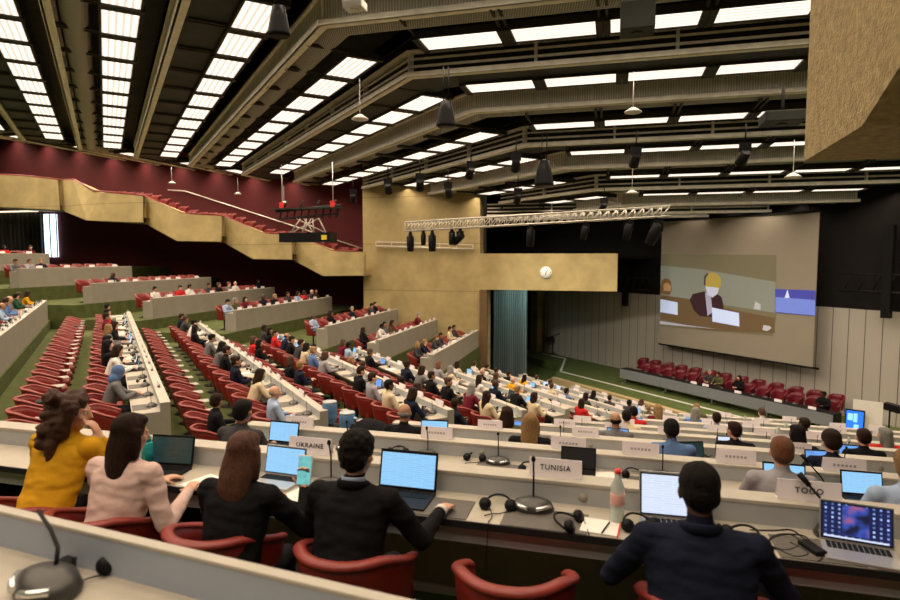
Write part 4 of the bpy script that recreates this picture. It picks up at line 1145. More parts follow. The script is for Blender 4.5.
# ================================================================== fill the rows
CNT = dict(chair=0, person=0, plate=0, mic=0, desk=0)
def row(frame, dp, h, a0, a1, rowname, spacing, sign, occ, r_, opts):
    """frame.e * along + frame.f * depth. sign: direction of counting from a0 to a1"""
    zf = EYE - h - .75; L = abs(a1-a0); dirn = 1 if a1 > a0 else -1
    n = int(L/spacing)
    if n < 1: return
    per = opts.get('per', 4); used = 0; mi = 0
    # desks in modules
    k = 0; st = a0 + dirn*(L - n*spacing)/2
    while k < n:
        m = min(per, n-k); ml = m*spacing
        c = st + dirn*(k*spacing + ml/2)
        x, y = frame.xy(c, dp)
        vis = any(inview(*frame.xy(c+q*ml/2, dp), zf+.8, 30) for q in (-1, 0, 1))
        if vis:
            first = (k == 0); last = (k+m >= n)
            # local +X of the frame: facing rotated by -90
            fx = Vector((frame.f.y, -frame.f.x)); pos = fx.dot(frame.e*dirn) > 0
            make_desk(ml, 'grey-beige conference desk, %s section from the aisle, %s' % (ORD[mi], rowname), (x, y, zf), frame.rz, 'long conference desks',
                      left_end=(first if pos else last), right_end=(last if pos else first), near=opts.get('near', False))
            CNT['desk'] += 1
        k += m; mi += 1
    skip = opts.get('skip', ())
    for i in range(n):
        al = st + dirn*(i+.5)*spacing
        x, y = frame.xy(al, dp)
        if not inview(x, y, zf+1.0, 25): continue
        who = occ(i, n) if callable(occ) else r_.random() < occ
        nm = ORD[i]
        nearm = y < 9
        # desk things
        zt_ = zf + .75
        def at(da, dd): return frame.xy(al+da, dp+dd)
        dress = not opts.get('bare')
        if not dress: nearm = True
        if dress and not opts.get('nomic') and (i % 2 == 0 or nearm or y < 17):
            X, Y = at(0, .30); _m = mic((X, Y, zt_), frame.rz + r_.uniform(-.25, .25), 'delegate microphone unit, %s seat from the aisle, %s' % (nm, rowname), nearm); CNT['mic'] += 1
        if dress and (nearm or r_.random() < .5):
            X, Y = at(spacing*.38*dirn, .25); phones((X, Y, zt_), r_.uniform(-2, 2), 'black headphones beside the %s seat, %s' % (nm, rowname), nearm)
        if dress and (i % 2 == 1 or r_.random() < .35):
            X, Y = at(0, .46); plate((X, Y, zf+.888), frame.rz, 'white country name card before the %s seat, %s' % (nm, rowname), near=nearm); CNT['plate'] += 1
        lp = False
        if who is not None and who is not False:
            lp = r_.random() < opts.get('lap', .33)
            if lp:
                X, Y = at(.03, .25); sc_ = r_.choice(['scr_blue', 'scr_white', 'scr_mid', 'scr_blue', 'scr_dark'])
                laptop((X, Y, zt_), frame.rz + r_.uniform(-.12, .12), 'open laptop at the %s seat, %s' % (nm, rowname), .32, r_.choice(['black', 'black', 'silverlap']), sc_, 'open laptops of seated delegates', full=nearm)
        if not lp and dress:
            q = r_.random()
            X, Y = at(0, .155)
            if q < .66 if not who else q < .40: tag(link('desk_mat', I['mat'], None, (X, Y, zt_), frame.rz), 'dark grey desk mat at the %s seat, %s' % (nm, rowname), 'desk mat', 'grey writing mats')
            elif q < .90: tag(link('paper_sheet', I['paper'], None, (X, Y, zt_), frame.rz+r_.uniform(-.3, .3)), 'white papers at the %s seat, %s' % (nm, rowname), 'paper', 'papers left on the desks')
            elif q < .96: tag(link('document_folder', I['book'], None, (X, Y, zt_), frame.rz+r_.uniform(-.3, .3)), 'pale blue folder at the %s seat, %s' % (nm, rowname), 'folder', 'pale blue folders on the desks')
        if dress and r_.random() < .16:
            X, Y = at(-spacing*.4*dirn, .3); b = thing('water_bottle', 'clear water bottle beside the %s seat, %s' % (nm, rowname), 'bottle', (X, Y, zt_), 0, 'clear water bottles'); link('bottle_body', I['bottle'], b); 
            if nearm: link('cap', I['bottle_cap'], b)
        tw = r_.uniform(-.2, .2)
        X, Y = at(0, -.30 + r_.uniform(-.03, .03))
        chairs_on = opts.get('chairs', True)
        if chairs_on:
            _c = make_chair(('red leather armchair at the %s seat, %s' if who else 'empty red leather armchair at the %s seat, %s') % (nm, rowname), (X, Y, zf), frame.rz + (tw if not who else tw*.3), 'red leather armchairs', tab=opts.get('tab', False)); CNT['chair'] += 1
            if opts.get('tall'): _c.scale = (1, 1, 1.22)
        if who is not None and who is not False:
            if who is True: look = rand_look(r_); ps = r_.choice(['type', 'listen', 'listen', 'lean', 'chin', 'turn', 'turnl'])
            else: look = who[1:]; ps = who[0]
            cloth, skin, hair, hm = look
            person((X, Y, zf), frame.rz + tw*.3, 'person %s, %s seat, %s' % (look_text(cloth, hair, hm), nm, rowname), ps, cloth, skin, hair, hm); CNT['person'] += 1
def adviser(frame, dp, h, a0, a1, rowname, spacing, occ, r_):
    zf = EYE - h - .75; n = int(abs(a1-a0)/spacing); dirn = 1 if a1 > a0 else -1
    for i in range(n):
        al = a0 + dirn*(i+.5)*spacing; x, y = frame.xy(al, dp)
        if not inview(x, y, zf+.8, 25): continue
        who = r_.random() < occ
        make_chair(('%sred leather armchair, %s from the aisle, %s' % ('' if who else 'empty ', ORD[i], rowname)), (x, y, zf), frame.rz + r_.uniform(-.12, .12), 'red leather adviser armchairs', tab=True); CNT['chair'] += 1
        if who:
            cloth, skin, hair, hm = rand_look(r_)
            person((x, y+.0, zf), frame.rz, 'person %s, %s chair, %s' % (look_text(cloth, hair, hm), ORD[i], rowname), r_.choice(['listen', 'turn']), cloth, skin, hair, hm); CNT['person'] += 1
        elif r_.random() < .12:
            mb = MB(); mb.ball((0, 0, .12), (.18, .16, .14), 10); mb.box(-.12, .12, -.08, .1, .1, .3, bevel=.04)
            tag(mb.obj('bag', ['black'], None, (x, y, zf+.46), frame.rz), 'black bag lying on the %s adviser chair, %s' % (ORD[i], rowname), 'bag', 'bags left on adviser chairs')

rr = random.Random(42)
# ---- near block (k = 0 is the foreground row)
def near_left(w):   # along value (AV) of the row's left end
    P = solve(WV, w, MV - .33*NV, 6.3); return P.dot(AV)
def near_right(w):
    lim = solve(WV, w, NV, 15.2).dot(AV)
    Y = w/(.965+.262*.86); return min(lim, Y*.60 + .2)
RN = ['foreground desk row', 'second near desk row', 'third near desk row', 'fourth near desk row', 'fifth near desk row', 'sixth near desk row', 'seventh near desk row', 'eighth near desk row', 'ninth near desk row', 'tenth near desk row', 'eleventh near desk row', 'front near desk row']
SPN = .77
# foreground row: desks only, seats placed by hand
z0 = EYE - Rh[0] - .75
edges = [-6.6, -4.6, -3.0, .35, 3.3]
for i, (a, b) in enumerate(zip(edges, edges[1:])):
    x, y = FR.xy((a+b)/2, Rw[0]); make_desk(b-a, 'grey-beige conference desk in the foreground row, %s section from the left' % ORD[i], (x, y, z0), FR.rz, 'long conference desks', near=True)
# second row with hand-placed people
def occ_fixed(row_w, items, base, a0, sp):
    """items: {pixel u: look}; chooses the seat nearest each pixel"""
    def f(i, n):
        al = a0 + (i+.5)*sp
        P = AV*al + WV*(row_w-.3); u = 450 + 600*P.x/P.y
        best = None
        for uu, lk in items.items():
            if abs(u-uu) < sp*.5*600/P.y + 1: best = lk
        if best is not None: items_used.add(id(best)); return best
        return rr.random() < (base if u < 735 or row_w < 9 else base*.35)
    return f
items_used = set()
def near_row(k, items, base, **o):
    a0 = near_left(Rw[k]); a1 = near_right(Rw[k]); n = int((a1-a0)/SPN); st = a0 + ((a1-a0)-n*SPN)/2
    o.setdefault('per', 4)
    row(FR, Rw[k], Rh[k], a0, a1, RN[k], SPN, 1, occ_fixed(Rw[k], items, base, st, SPN), rr, dict(near=(k < 3), chairs=(k < 4), **o))
near_row(1, {247: ['type', 'charcoal jacket', 'skin_b', 'short', 'h_black'], 769: ['type', 'grey shirt', 'skin_a', 'short', 'h_ginger'], 888: ['listen', 'pale blue shirt', 'skin_a', 'bulk', 'h_blond']}, 0., lap=0, bare=True)
near_row(2, {408: ['type', 'black suit', 'skin_b', 'bald_fringe', 'h_grey'], 532: ['listen', 'black suit', 'skin_a', 'mid', 'h_blond'], 668: ['lean', 'blue shirt', 'skin_c', 'short', 'h_black'], 833: ['lean', 'navy suit', 'skin_a', 'bulk', 'h_dark']}, 0., lap=0, bare=True)
near_row(3, {603: ['type', 'grey jacket', 'skin_b', 'bald_fringe', 'h_black'], 770: ['turn', 'black suit', 'skin_a', 'short', 'h_dark'], 500: ['turn', 'olive jacket', 'skin_a', 'long', 'h_dark'], 865: ['type', 'black suit', 'skin_a', 'short', 'h_dark']}, .12, lap=.6)
for k in range(4, 9): near_row(k, {}, .52, lap=.5)

# ---- middle block
def mid_start(t): return max(9.9, B1c + .33*t + .55)
def mid_end(t):
    if t > 9: return min(solve(NV, t, AV, Lq[-1]+DD+.6).dot(MV), (28.3 - NV.y*t)/MV.y)
    P = solve(NV, t, B2n, B2c); return P.dot(MV) - .8
MN = ['upper left middle row', 'leftmost middle row', 'second middle row', 'third middle row', 'fourth middle row', 'fifth middle row', 'sixth middle row', 'seventh middle row', 'eighth middle row', 'front middle row']
occs = [.92, None, .55, .7, .78, .72, .68, .62, .55, .5]
def occA(i, n):
    if i == 1: return ['lean', 'grey jacket', 'skin_a', 'scarf', 'blue shirt']
    if i in (4,): return ['lean', 'white shirt', 'skin_a', 'bob', 'h_dark']
    if i in (5, 6): return ['listen', 'black suit', 'skin_a', 'long', 'h_black']
    if i in (9, 10): return ['turn', 'grey jacket', 'skin_a', 'mid', 'h_blond'] if i == 9 else ['lean', 'black suit', 'skin_a', 'bob', 'h_dark']
    return rr.random() < .35 and i > 7
for j in range(10):
    row(FM, Mt[j], Mh[j], mid_start(Mt[j]), mid_end(Mt[j]), MN[j], .88, 1, occA if j == 1 else occs[j], rr, dict(per=4, lap=.4))
    if j in (1, 2, 3, 4):
        adviser(FM, Mt[j]-1.28, Mh[j], mid_start(Mt[j])-.2, mid_end(Mt[j])-.2, 'chairs behind the ' + MN[j], .88, [.0, .0, .1, .3, .3][j], rr)
# ---- far block: along = WV, facing = AV
FN = ['topmost far desk row', 'second far desk row', 'third far desk row', 'fourth far desk row', 'fifth far desk row', 'sixth far desk row', 'seventh far desk row', 'eighth far desk row', 'ninth far desk row', 'tenth far desk row', 'front far desk row']
for j in range(8):
    P = solve(AV, Lq[j], B2n, B2c); b0 = P.dot(WV) + .8
    b1 = [26.5, 28, 29.9, 31.2, 30.8][j] if j < 5 else WALL_W-.25
    row(FL, Lq[j], Lh[j], b0, b1, FN[j], .74, 1, [.3, .2, .25, .55, .55, .42, .62, .8][j], rr, dict(per=5, lap=.12, nomic=(j < 2), tall=(j < 6)))
print(CNT)

# ================================================================== foreground row, placed by hand
def rpt(u, w, z):
    """near-block point whose image column is u, at depth w and height z"""
    cp, sp = math.cos(PITCH), math.sin(PITCH); dz = z - EYE
    # y*cp - dz*sp = d ; x = (u-450)/600*d ; AVW: .262x+.965y = w
    k = (u-450)/600
    y = (w + .262*k*dz*sp)/(.965 + .262*k*cp); d = y*cp - dz*sp
    return (k*d, y)
zd0 = z0 + .75
def dl(u, dw, k=0): 
    z = EYE - Rh[k]; x, y = rpt(u, Rw[k]+dw, z); return (x, y, z)
FGP = {}
def hero(u, w, zf, s, label, pose, cloth, skin, hair, hairm, vox=.009, rzo=0., zhead=None, hands=True):
    me, hc, Q = person_mesh(pose, vox, hands=hands, name='body'); x, y = rpt(u, w, zf+1.15*s)
    o = thing('person', label, 'person', (x, y, zf), FR.rz + rzo); o.scale = (s, s, s)
    b = link('body', me, o)
    me.materials[0] = M[cloth]; me.materials[1] = M[skin]
    if hair != 'none':
        h = link('headscarf' if hair == 'scarf' else 'hair', hair_mesh(hair, hc, Q, vox*1.05), o); h.data.materials[0] = M[hairm]
    eyes = []
    for s_ in (-1, 1):
        mb = MB(); mb.ball(hc + Q @ Vector((s_*.031, .0765, .008)), .0105, 10); mb.ball(hc + Q @ Vector((s_*.031, .0845, .008)), .005, 8, mi=1); mb.obj('eye', ['white', 'black'], o)
    return o, hc, Q
W0 = Rw[0] - .56
yw, yhc, yQ = hero(34, W0+.14, z0, 1.05, 'person in mustard sweater and curly brown hair, cheek on hand, far left foreground',
     dict(lean=.20, nod=6, yaw=-58, tilt=6, armL=[(-.24, .22, .74), (-.02, .46, .77)], armR=[(.24, .42, .78), (.20, .26, 1.02), (-.15, -.25, 1), (.9, .4, .1), .5]), 'mustard sweater', 'skin_a', 'curly', 'h_brown')
pk, phc, pQ = hero(104, W0+.04, z0, 1.0, 'person in pale pink blouse with long dark hair, second from the left in the foreground',
     dict(lean=.14, nod=10, yaw=-24, armL=[(-.25, .22, .76), (-.10, .52, .78)], armR=[(.29, .12, .70), (.20, .42, .77)]), 'pink blouse', 'skin_a', 'long', 'h_dark')
bw, bhc, bQ = hero(224, W0-.02, z0, .98, 'person in black top with auburn brown hair holding a phone, foreground centre left',
     dict(lean=.13, nod=12, yaw=-6, armL=[(-.25, .22, .76), (-.10, .52, .79)], armR=[(.32, .26, .78), (.25, .40, .93), (-.1, .3, 1), (.1, .8, -.2), .7]), 'black suit', 'skin_a', 'mid', 'h_auburn')
mn, mhc, mQ = hero(341, W0+.03, z0, 1.0, 'person in black suit with thick black hair typing on the pale blue laptop, foreground centre',
     dict(lean=.15, nod=12, yaw=-4, wide=1.06, armL=[(-.28, .20, .76), (-.10, .52, .78)], armR=[(.34, .24, .76), (.365, .53, .80), (.15, 1, -.05), (0, 0, 1), .3]), 'black suit', 'skin_a', 'bulk', 'h_black')
rm, rhc, rQ = hero(706, W0-.08, z0, 1.02, 'person in dark navy jacket with close-cropped black hair, foreground right',
     dict(lean=.14, nod=16, yaw=3, wide=1.16, armL=[(-.36, .22, .76), (-.20, .56, .78)], armR=[(.36, .22, .76), (.20, .56, .78)]), 'navy suit', 'skin_c', 'short', 'h_black')
# shirt collar of the suited man
def collar(o, hc, lean, m):
    mb = MB(); c = Vector((0, lean-.002, 1.078)); pts = [(c.x+.058*math.cos(a), c.y+.057*math.sin(a), c.z+.012-.012*math.sin(a)) for a in [2*math.pi*k/18 for k in range(18)]]
    mb.tube(pts+[pts[0]], [(.005, .016)]*19, 8, caps=False); mb.obj('shirt_collar', [m], o)
collar(mn, mhc, .15, 'pale blue shirt')
def jacket_collar(o, lean, m, nm):
    mb = MB(); pts = [(.078*math.cos(a), lean-.004+.068*math.sin(a), 1.062-.020*math.sin(a)) for a in [R(-200)+R(220)*k/18 for k in range(19)]]
    mb.tube(pts, [(.010, .024)]*19, 8); mb.obj(nm, [m], o)
jacket_collar(mn, .15, 'black suit', 'jacket_collar'); jacket_collar(rm, .14, 'navy suit', 'jacket_collar'); jacket_collar(pk, .14, 'pink blouse', 'blouse_collar')
# white cuff
mb = MB(); a = Vector((.34, .24, .76)); b = Vector((.365, .53, .80)); d = (b-a).normalized(); mb.tube([b-d*.02, b+d*.012], [.037, .036], 14); mb.obj('shirt_cuff', ['white shirt'], mn)
# smartphone in the hand of the auburn-haired woman
hx = Vector((.25, .40, .93))*.98 + Vector((-.01, .02, .11))
ph = thing('smartphone', 'smartphone with teal screen held up by the auburn-haired person', 'smartphone', bw.location + Matrix.Rotation(FR.rz, 3, 'Z') @ hx, FR.rz+.15)
T = Matrix.Rotation(R(-18), 4, 'X')
mb = MB(); mb.box(-.042, .042, -.005, .005, -.085, .085, mtx=T, bevel=.003); mb.obj('phone_body', ['white'], ph)
mb = MB(); mb.box(-.038, .038, -.0075, -.0055, -.078, .078, mtx=T); mb.obj('display', ['scr_teal'], ph)

# second and third rows: a few clearer figures were filled by the row loop; chairs of the foreground row
for i, (u, lab) in enumerate([(34, 'under the person in the mustard sweater'), (110, 'under the person in the pink blouse'), (228, 'under the auburn-haired person'), (358, 'under the person in the black suit'), (515, 'empty, before the TUNISIA card'), (706, 'under the person in the dark navy jacket'), (870, 'empty, at the right edge')]):
    x, y = rpt(u, Rw[0]-.40, z0+.8)
    _c = make_chair('red leather armchair in the foreground row, %s' % lab, (x, y, z0), FR.rz + (-.04, .03, .0, -.05, .06, 0, .1)[i], 'foreground armchairs'); _c.scale = (.93, 1, .97)

# laptops in the foreground
def lap_at(u, dw, k, *a, ex=0, **kw):
    x, y, z = dl(u, dw, k); return laptop((x, y, z), *a, **kw)
lap_at(171, .30, 0, FR.rz+.12-.0, 'black laptop with dark screen between the blouse and auburn-haired persons', wd=.33, scr='scr_dark')
lap_at(284, .33, 0, FR.rz-.05, 'silver laptop with pale blue screen before the auburn-haired person', wd=.31, body='silverlap')
lap_at(407, .31, 0, FR.rz-.0, 'large black laptop with pale blue screen before the black-suited person', wd=.385)
lap_at(676, .31, 0, FR.rz+.04, 'laptop with white document screen before the navy-jacketed person', wd=.40, body='silverlap', scr='scr_white')
_lp = lap_at(856, .235, 0, FR.rz-.16, 'silver laptop showing a dark desktop of icons, bottom right', wd=.325, body='silverlap', scr='scr_icons')
def nebula_mat():
    m = bpy.data.materials.new('wallpaper_nebula'); m.use_nodes = True; nt = m.node_tree; n = nt.nodes; l = nt.links; b = n['Principled BSDF']
    b.inputs['Base Color'].default_value = (.01, .01, .02, 1)
    tc = n.new('ShaderNodeTexCoord'); nz = n.new('ShaderNodeTexNoise'); nz.inputs['Scale'].default_value = 1.3; l.new(tc.outputs['Generated'], nz.inputs['Vector'])
    rp = n.new('ShaderNodeValToRGB'); e = rp.color_ramp.elements; e[0].position = .38; e[0].color = (.004, .006, .03, 1); e[1].position = .66; e[1].color = (.30, .10, .22, 1)
    q = e.new(.52); q.color = (.03, .07, .38, 1); l.new(nz.outputs['Fac'], rp.inputs['Fac']); l.new(rp.outputs['Color'], b.inputs['Emission Color']); b.inputs['Emission Strength'].default_value = 1.1
    return m
_T = Matrix.Translation((0, 0, .018)) @ Matrix.Rotation(R(-14), 4, 'X')
for _ch in _lp.children:
    if _ch.name.startswith('lid'):
        mb = MB(); mb.box(-.062, .055, -.0098, -.0088, .038, .188, mtx=_T); mb.obj('wallpaper', [nebula_mat()], _ch)
        mb = MB(); mb.box(-.145, .14, -.0098, -.0088, .0205, .029, mtx=_T); mb.obj('task_bar', ['scr_white'], _ch)
# second row
lap_at(283, .28, 1, FR.rz-.02, 'laptop with pale blue screen behind the UKRAINE card', wd=.34)
lap_at(578, .28, 1, FR.rz, 'black laptop with blank dark screen behind the TUNISIA card', wd=.31, scr='scr_off')
lap_at(784, .28, 1, FR.rz-.03, 'laptop with pale blue screen before the person in the grey shirt', wd=.32)
lap_at(862, .28, 1, FR.rz+.02, 'laptop with blue screen behind the TOGO card', wd=.30, scr='scr_blue')
lap_at(434, .28, 2, FR.rz+.1, 'laptop with pale screen before the balding black-jacketed person, third near row', wd=.36)
lap_at(690, .22, 2, FR.rz+.3, 'dark blue open laptop beside the person in blue shirt, third near row', wd=.34, scr='scr_dark')
lap_at(822, .28, 2, FR.rz+.1, 'laptop with mid blue screen, right end of the third near row', wd=.34, scr='scr_mid')

# microphone units, foreground and second row
for i, (u, dw, rz_, lg, lb) in enumerate([(533, .27, .05, False, 'before the TUNISIA card'), (330, .24, .1, False, 'hidden partly behind the black-suited person'), (840, .34, -.1, True, 'behind the laptop of icons')]):
    x, y, z = dl(u, dw, 0); 
    o = mic((x, y, z), FR.rz+rz_, 'dark delegate microphone unit in the foreground row, %s' % lb, True, lg, 'foreground microphone units'); o.scale = (1.25,)*3
for i, (u, dw, k, lg) in enumerate([(347, .3, 1, 0), (427, .3, 1, 0), (498, .3, 1, 0), (662, .3, 1, 0), (826, .32, 1, 1), (716, .3, 2, 0), (560, .3, 2, 0), (845, .3, 2, 0)]):
    x, y, z = dl(u, dw, k)
    o = mic((x, y, z), FR.rz+(.2, -.1, .1, -.2, -.1, .2, 0, .1)[i], 'dark microphone unit, %s of the hand-placed ones %s' % (ORD[i], 'in the second near row' if k == 1 else 'in the third near row'), True, bool(lg), 'second row microphone units'); o.scale = (1.15,)*3
# name cards
x, y, z = dl(311, .47, 0); plate((x, y, z+.138), FR.rz, 'white country name card reading UKRAINE', 'UKRAINE', group=None)
x, y, z = dl(555, .47, 0); plate((x, y, z+.138), FR.rz, 'white country name card reading TUNISIA', 'TUNISIA', group=None)
x, y, z = dl(807, .47, 0); plate((x, y, z+.138), FR.rz, 'white country name card reading TOGO', 'TOGO', group=None)
for i, (u, k) in enumerate([(437, 1), (568, 1), (640, 1), (735, 1), (843, 1), (490, 2), (585, 2), (795, 2), (300, 1)]):
    x, y, z = dl(u, .47, k); plate((x, y, z+.138), FR.rz, 'white name card, %s along the ledge of the %s near row' % (ORD[sorted([q for q, kk in [(437, 1), (568, 1), (640, 1), (735, 1), (843, 1), (490, 2), (585, 2), (795, 2), (300, 1)] if kk == k]).index(u)], 'second' if k == 1 else 'third'))
# mats, headphones, papers
for u, dw, k, s_, lb in [(545, .14, 0, 1.25, 'before the TUNISIA card'), (443, .15, 0, .9, 'right of the black-suited person'), (500, .16, 1, 1.2, 'second near row, behind the foreground mat'), (640, .15, 1, 1.1, 'second near row, right of the dark laptop'), (366, .16, 1, 1., 'second near row, behind the black-suited person'), (500, .16, 2, 1.0, 'third near row, left of the blond person'), (815, .15, 0, 1., 'under the cables at right')]:
    x, y, z = dl(u, dw, k); o = link('desk_mat', I['mat'], None, (x, y, z), FR.rz); o.scale = (s_, 1.0, 1); tag(o, 'dark grey leather desk mat, %s' % lb, 'desk mat', 'grey leather desk mats')
for i, (u, dw, k, rz_, lb) in enumerate([(498, .22, 0, .1, 'left on the mat before the TUNISIA card'), (572, .10, 0, 1.3, 'right on the same mat edge'), (640, .16, 0, .4, 'left of the white-screen laptop'), (742, .16, 0, -.5, 'beside the navy-jacketed person'), (322, .3, 1, .1, 'second row behind the UKRAINE card'), (398, .3, 1, .2, 'second row behind the black-suited person'), (475, .32, 1, 0, 'second row left of the grey mat'), (530, .18, 1, .4, 'second row left of the dark laptop'), (634, .26, 1, .2, 'second row right of the dark laptop'), (704, .3, 2, .3, 'third row near the grey-shirted person')]):
    x, y, z = dl(u, dw, k); o = phones((x, y, z), FR.rz+rz_, 'black headphones, %s' % lb, True, 'headphones on the nearest rows'); o.scale = (1.12,)*3
nb = thing('notebook', 'white notebook with a pen lying on the foreground desk edge', 'notebook', dl(600, .12, 0), FR.rz-.1)
mb = MB(); mb.box(-.10, .10, -.09, .09, 0, .012, bevel=.002); mb.obj('cover', ['paper'], nb)
mb = MB(); mb.box(.098, .104, -.09, .09, 0, .013); mb.obj('red_edge', ['redcap'], nb)
mb = MB(); mb.tube([(.02, -.09, .017), (.045, .06, .017)], .004, 8); tag(mb.obj('pen', ['black'], None, nb.location, nb.rotation_euler.z), 'black pen on the white notebook', 'pen')
def bottle(loc, label, kind='clear', s=1.):
    o = thing('water_bottle', label, 'bottle', loc)
    o.scale = (s, s, s)
    if kind == 'clear': link('bottle_body', I['bottle'], o); link('cap', I['bottle_cap'], o); link('label', I['bottle_label'], o)
    return o
bottle(dl(617, .22, 0), 'clear plastic bottle with a red cap on the foreground desk', s=1.2)
o = thing('drinking_flask', 'white and violet steel flask on the foreground desk', 'bottle', dl(134, .20, 0))
mb = MB(); mb.lathe([(.001, 0), (.035, 0), (.036, .13)], 16); mb.obj('flask_base', ['purple'], o)
mb = MB(); mb.lathe([(.036, .1301), (.036, .20), (.022, .225), (.001, .225)], 16); mb.obj('flask_body', ['white'], o)
mb = MB(); mb.lathe([(.001, .2255), (.02, .2255), (.02, .26), (.001, .262)], 12); mb.obj('flask_cap', ['silverlap'], o)
o = thing('drinking_flask', 'teal flask beside the violet and white flask', 'bottle', dl(148, .23, 0))
mb = MB(); mb.lathe([(.001, 0), (.037, 0), (.038, .19), (.030, .20), (.001, .20)], 16); mb.obj('flask_body', ['teal'], o)
mb = MB(); mb.lathe([(.001, .2005), (.031, .2005), (.031, .235), (.001, .236)], 16); mb.obj('flask_cap', ['teal'], o)
o = thing('drinking_cup', 'lime green plastic cup behind the silver laptop', 'cup', dl(262, .1, 1))
mb = MB(); mb.lathe([(.001, 0), (.034, 0), (.042, .085), (.038, .085), (.03, .006), (.001, .006)], 16); mb.obj('cup_body', ['green'], o)
mb = MB(); mb.lathe([(.043, .082), (.044, .09), (.001, .094)], 16); mb.obj('cup_lid', ['green'], o)
for i, (u, dw, k, rz_) in enumerate([(128, .1, 0, .3), (205, .12, 0, -.3), (655, .12, 1, .2), (572, .2, 2, .1), (700, .16, 2, .2), (306, .12, 0, -.2), (605, .2, 1, .3)]):
    o = link('paper_sheet', I['paper'], None, dl(u, dw, k), FR.rz+rz_); o.scale = (1, .8, 1); tag(o, 'white paper sheet on the nearest desks, %s by hand of the near rows' % ORD[i] if False else 'white paper sheet on the nearest rows, %s' % ['beside the violet flask', 'right of the dark-screen laptop', 'behind the TUNISIA card on the right', 'beside the blond person', 'before the person in blue shirt', 'beside the silver laptop', 'right of the blank laptop'][i], 'paper', 'papers on the nearest rows')
tg_ = MB(); tg_.ball((0, 0, .03), (.05, .035, .035), 10); tg_.ball((.04, .01, .03), (.03, .03, .03), 10)
tag(tg_.obj('tissue', ['paper'], None, dl(652, .08, 0)), 'crumpled white tissue before the white-screen laptop', 'tissue')
mo = dl(820, .14, 1); tag(link('computer_mouse', I['mouse'], None, mo, .5), 'black computer mouse in the second near row', 'mouse')
# cables at the right
def cable(pts, label, rad=.0035):
    mb = MB(); P = []
    n = len(pts)
    V = [Vector(p) for p in pts]
    for i in range(n-1):
        p0, p1, p2, p3 = V[max(i-1, 0)], V[i], V[i+1], V[min(i+2, n-1)]
        for k in range(8):
            t = k/8; P.append(.5*((2*p1) + (-p0+p2)*t + (2*p0-5*p1+4*p2-p3)*t*t + (-p0+3*p1-3*p2+p3)*t**3))
    P.append(V[-1]); mb.tube(P, rad, 6)
    tag(mb.obj('cable', ['black']), label, 'cable')
def dz(u, dw, e=.006): x, y, z = dl(u, dw, 0); return (x, y, z+e)
cable([dz(742, .16), dz(757, .05), dz(772, .22), dz(790, .30), dz(800, .2), dz(785, .10), dz(768, .16), dz(778, .28), dz(803, .30), dz(812, .2)], 'black cable looping beside the navy-jacketed person')
cable([dz(750, .30), dz(775, .33), dz(790, .36), dz(800, .3), dz(815, .15), dz(822, .06), dz(818, .02)], 'black cable running to the power adapter at right')
cable([dz(760, .02), dz(775, .10), dz(795, .04), dz(808, .10), dz(790, .2)], 'thin black cable curled near the desk edge at right')
cable([dz(486, .3), dz(490, .2), dz(492, .1), dz(489, .03), (dl(488, -.02, 0)[0], dl(488, -.02, 0)[1], zd0+.004), (dl(486, -.02, 0)[0], dl(486, -.02, 0)[1], zd0-.25)], 'thin headphone cable hanging over the foreground desk edge', .0025)
mb = MB(); mb.box(-.03, .03, -.07, .07, 0, .03, bevel=.006); tag(mb.obj('power_adapter', ['black'], None, dl(812, .14, 0), FR.rz+.4), 'black power adapter among the cables at right', 'adapter')

# big blue water jugs by the middle block
for i, (u, v, yy) in enumerate([(330, 425, 10.4), (347.5, 438, 9.5)]):
    p = ray(u, v, yy); zb_ = p.z
    o = thing('water_dispenser', 'water dispenser with blue jug at the end of the middle rows, %s one' % ('farther' if i == 0 else 'nearer'), 'water dispenser', (p.x, p.y, EYE-Mh[2]-.75), 0, 'water dispensers with blue jugs')
    H0 = zb_ - o.location.z
    mb = MB(); mb.box(-.15, .15, -.15, .15, 0, H0, bevel=.015); mb.obj('cabinet', ['black'], o)
    mb = MB(); mb.lathe([(.05, H0+.001), (.06, H0+.04), (.125, H0+.08), (.13, H0+.2), (.123, H0+.22), (.13, H0+.24), (.13, H0+.38), (.115, H0+.41), (.001, H0+.41)], 18); mb.obj('water_jug', ['water'], o)
    mb = MB(); mb.lathe([(.118, H0+.405), (.124, H0+.41), (.124, H0+.425), (.10, H0+.43), (.001, H0+.43)], 18); mb.obj('jug_rim', ['riser'], o)

p_ = ray(373, 430, 9.0); zc_ = EYE-Rh[3]-.75
make_chair('red armchair under the dark coat at the end of the middle rows', (p_.x, p_.y, zc_), FM.rz, None)
ct = thing('coat', 'black coat with a pale blue strap heaped over a chair beside the water jugs', 'coat', (p_.x, p_.y, zc_), FM.rz)
mb = MB(); mb.ball((0, -.05, .80), (.34, .30, .27), 20); mb.ball((.1, .12, .62), (.24, .22, .2), 16); mb.tube([(-.1, -.2, .9), (-.2, -.36, .6), (-.22, -.38, .25)], [.14, .12, .05], 12)
for v in mb.bm.verts: v.co += Vector((1, 1, 1))*.03*noise.noise(v.co*6)
mb.obj('coat_body', ['black suit'], ct)
mb = MB(); mb.tube([(-.30, -.1, .62), (-.32, -.15, .9), (-.2, -.22, 1.06), (.0, -.25, 1.09)], .018, 8); mb.obj('strap', ['pale blue shirt'], ct)

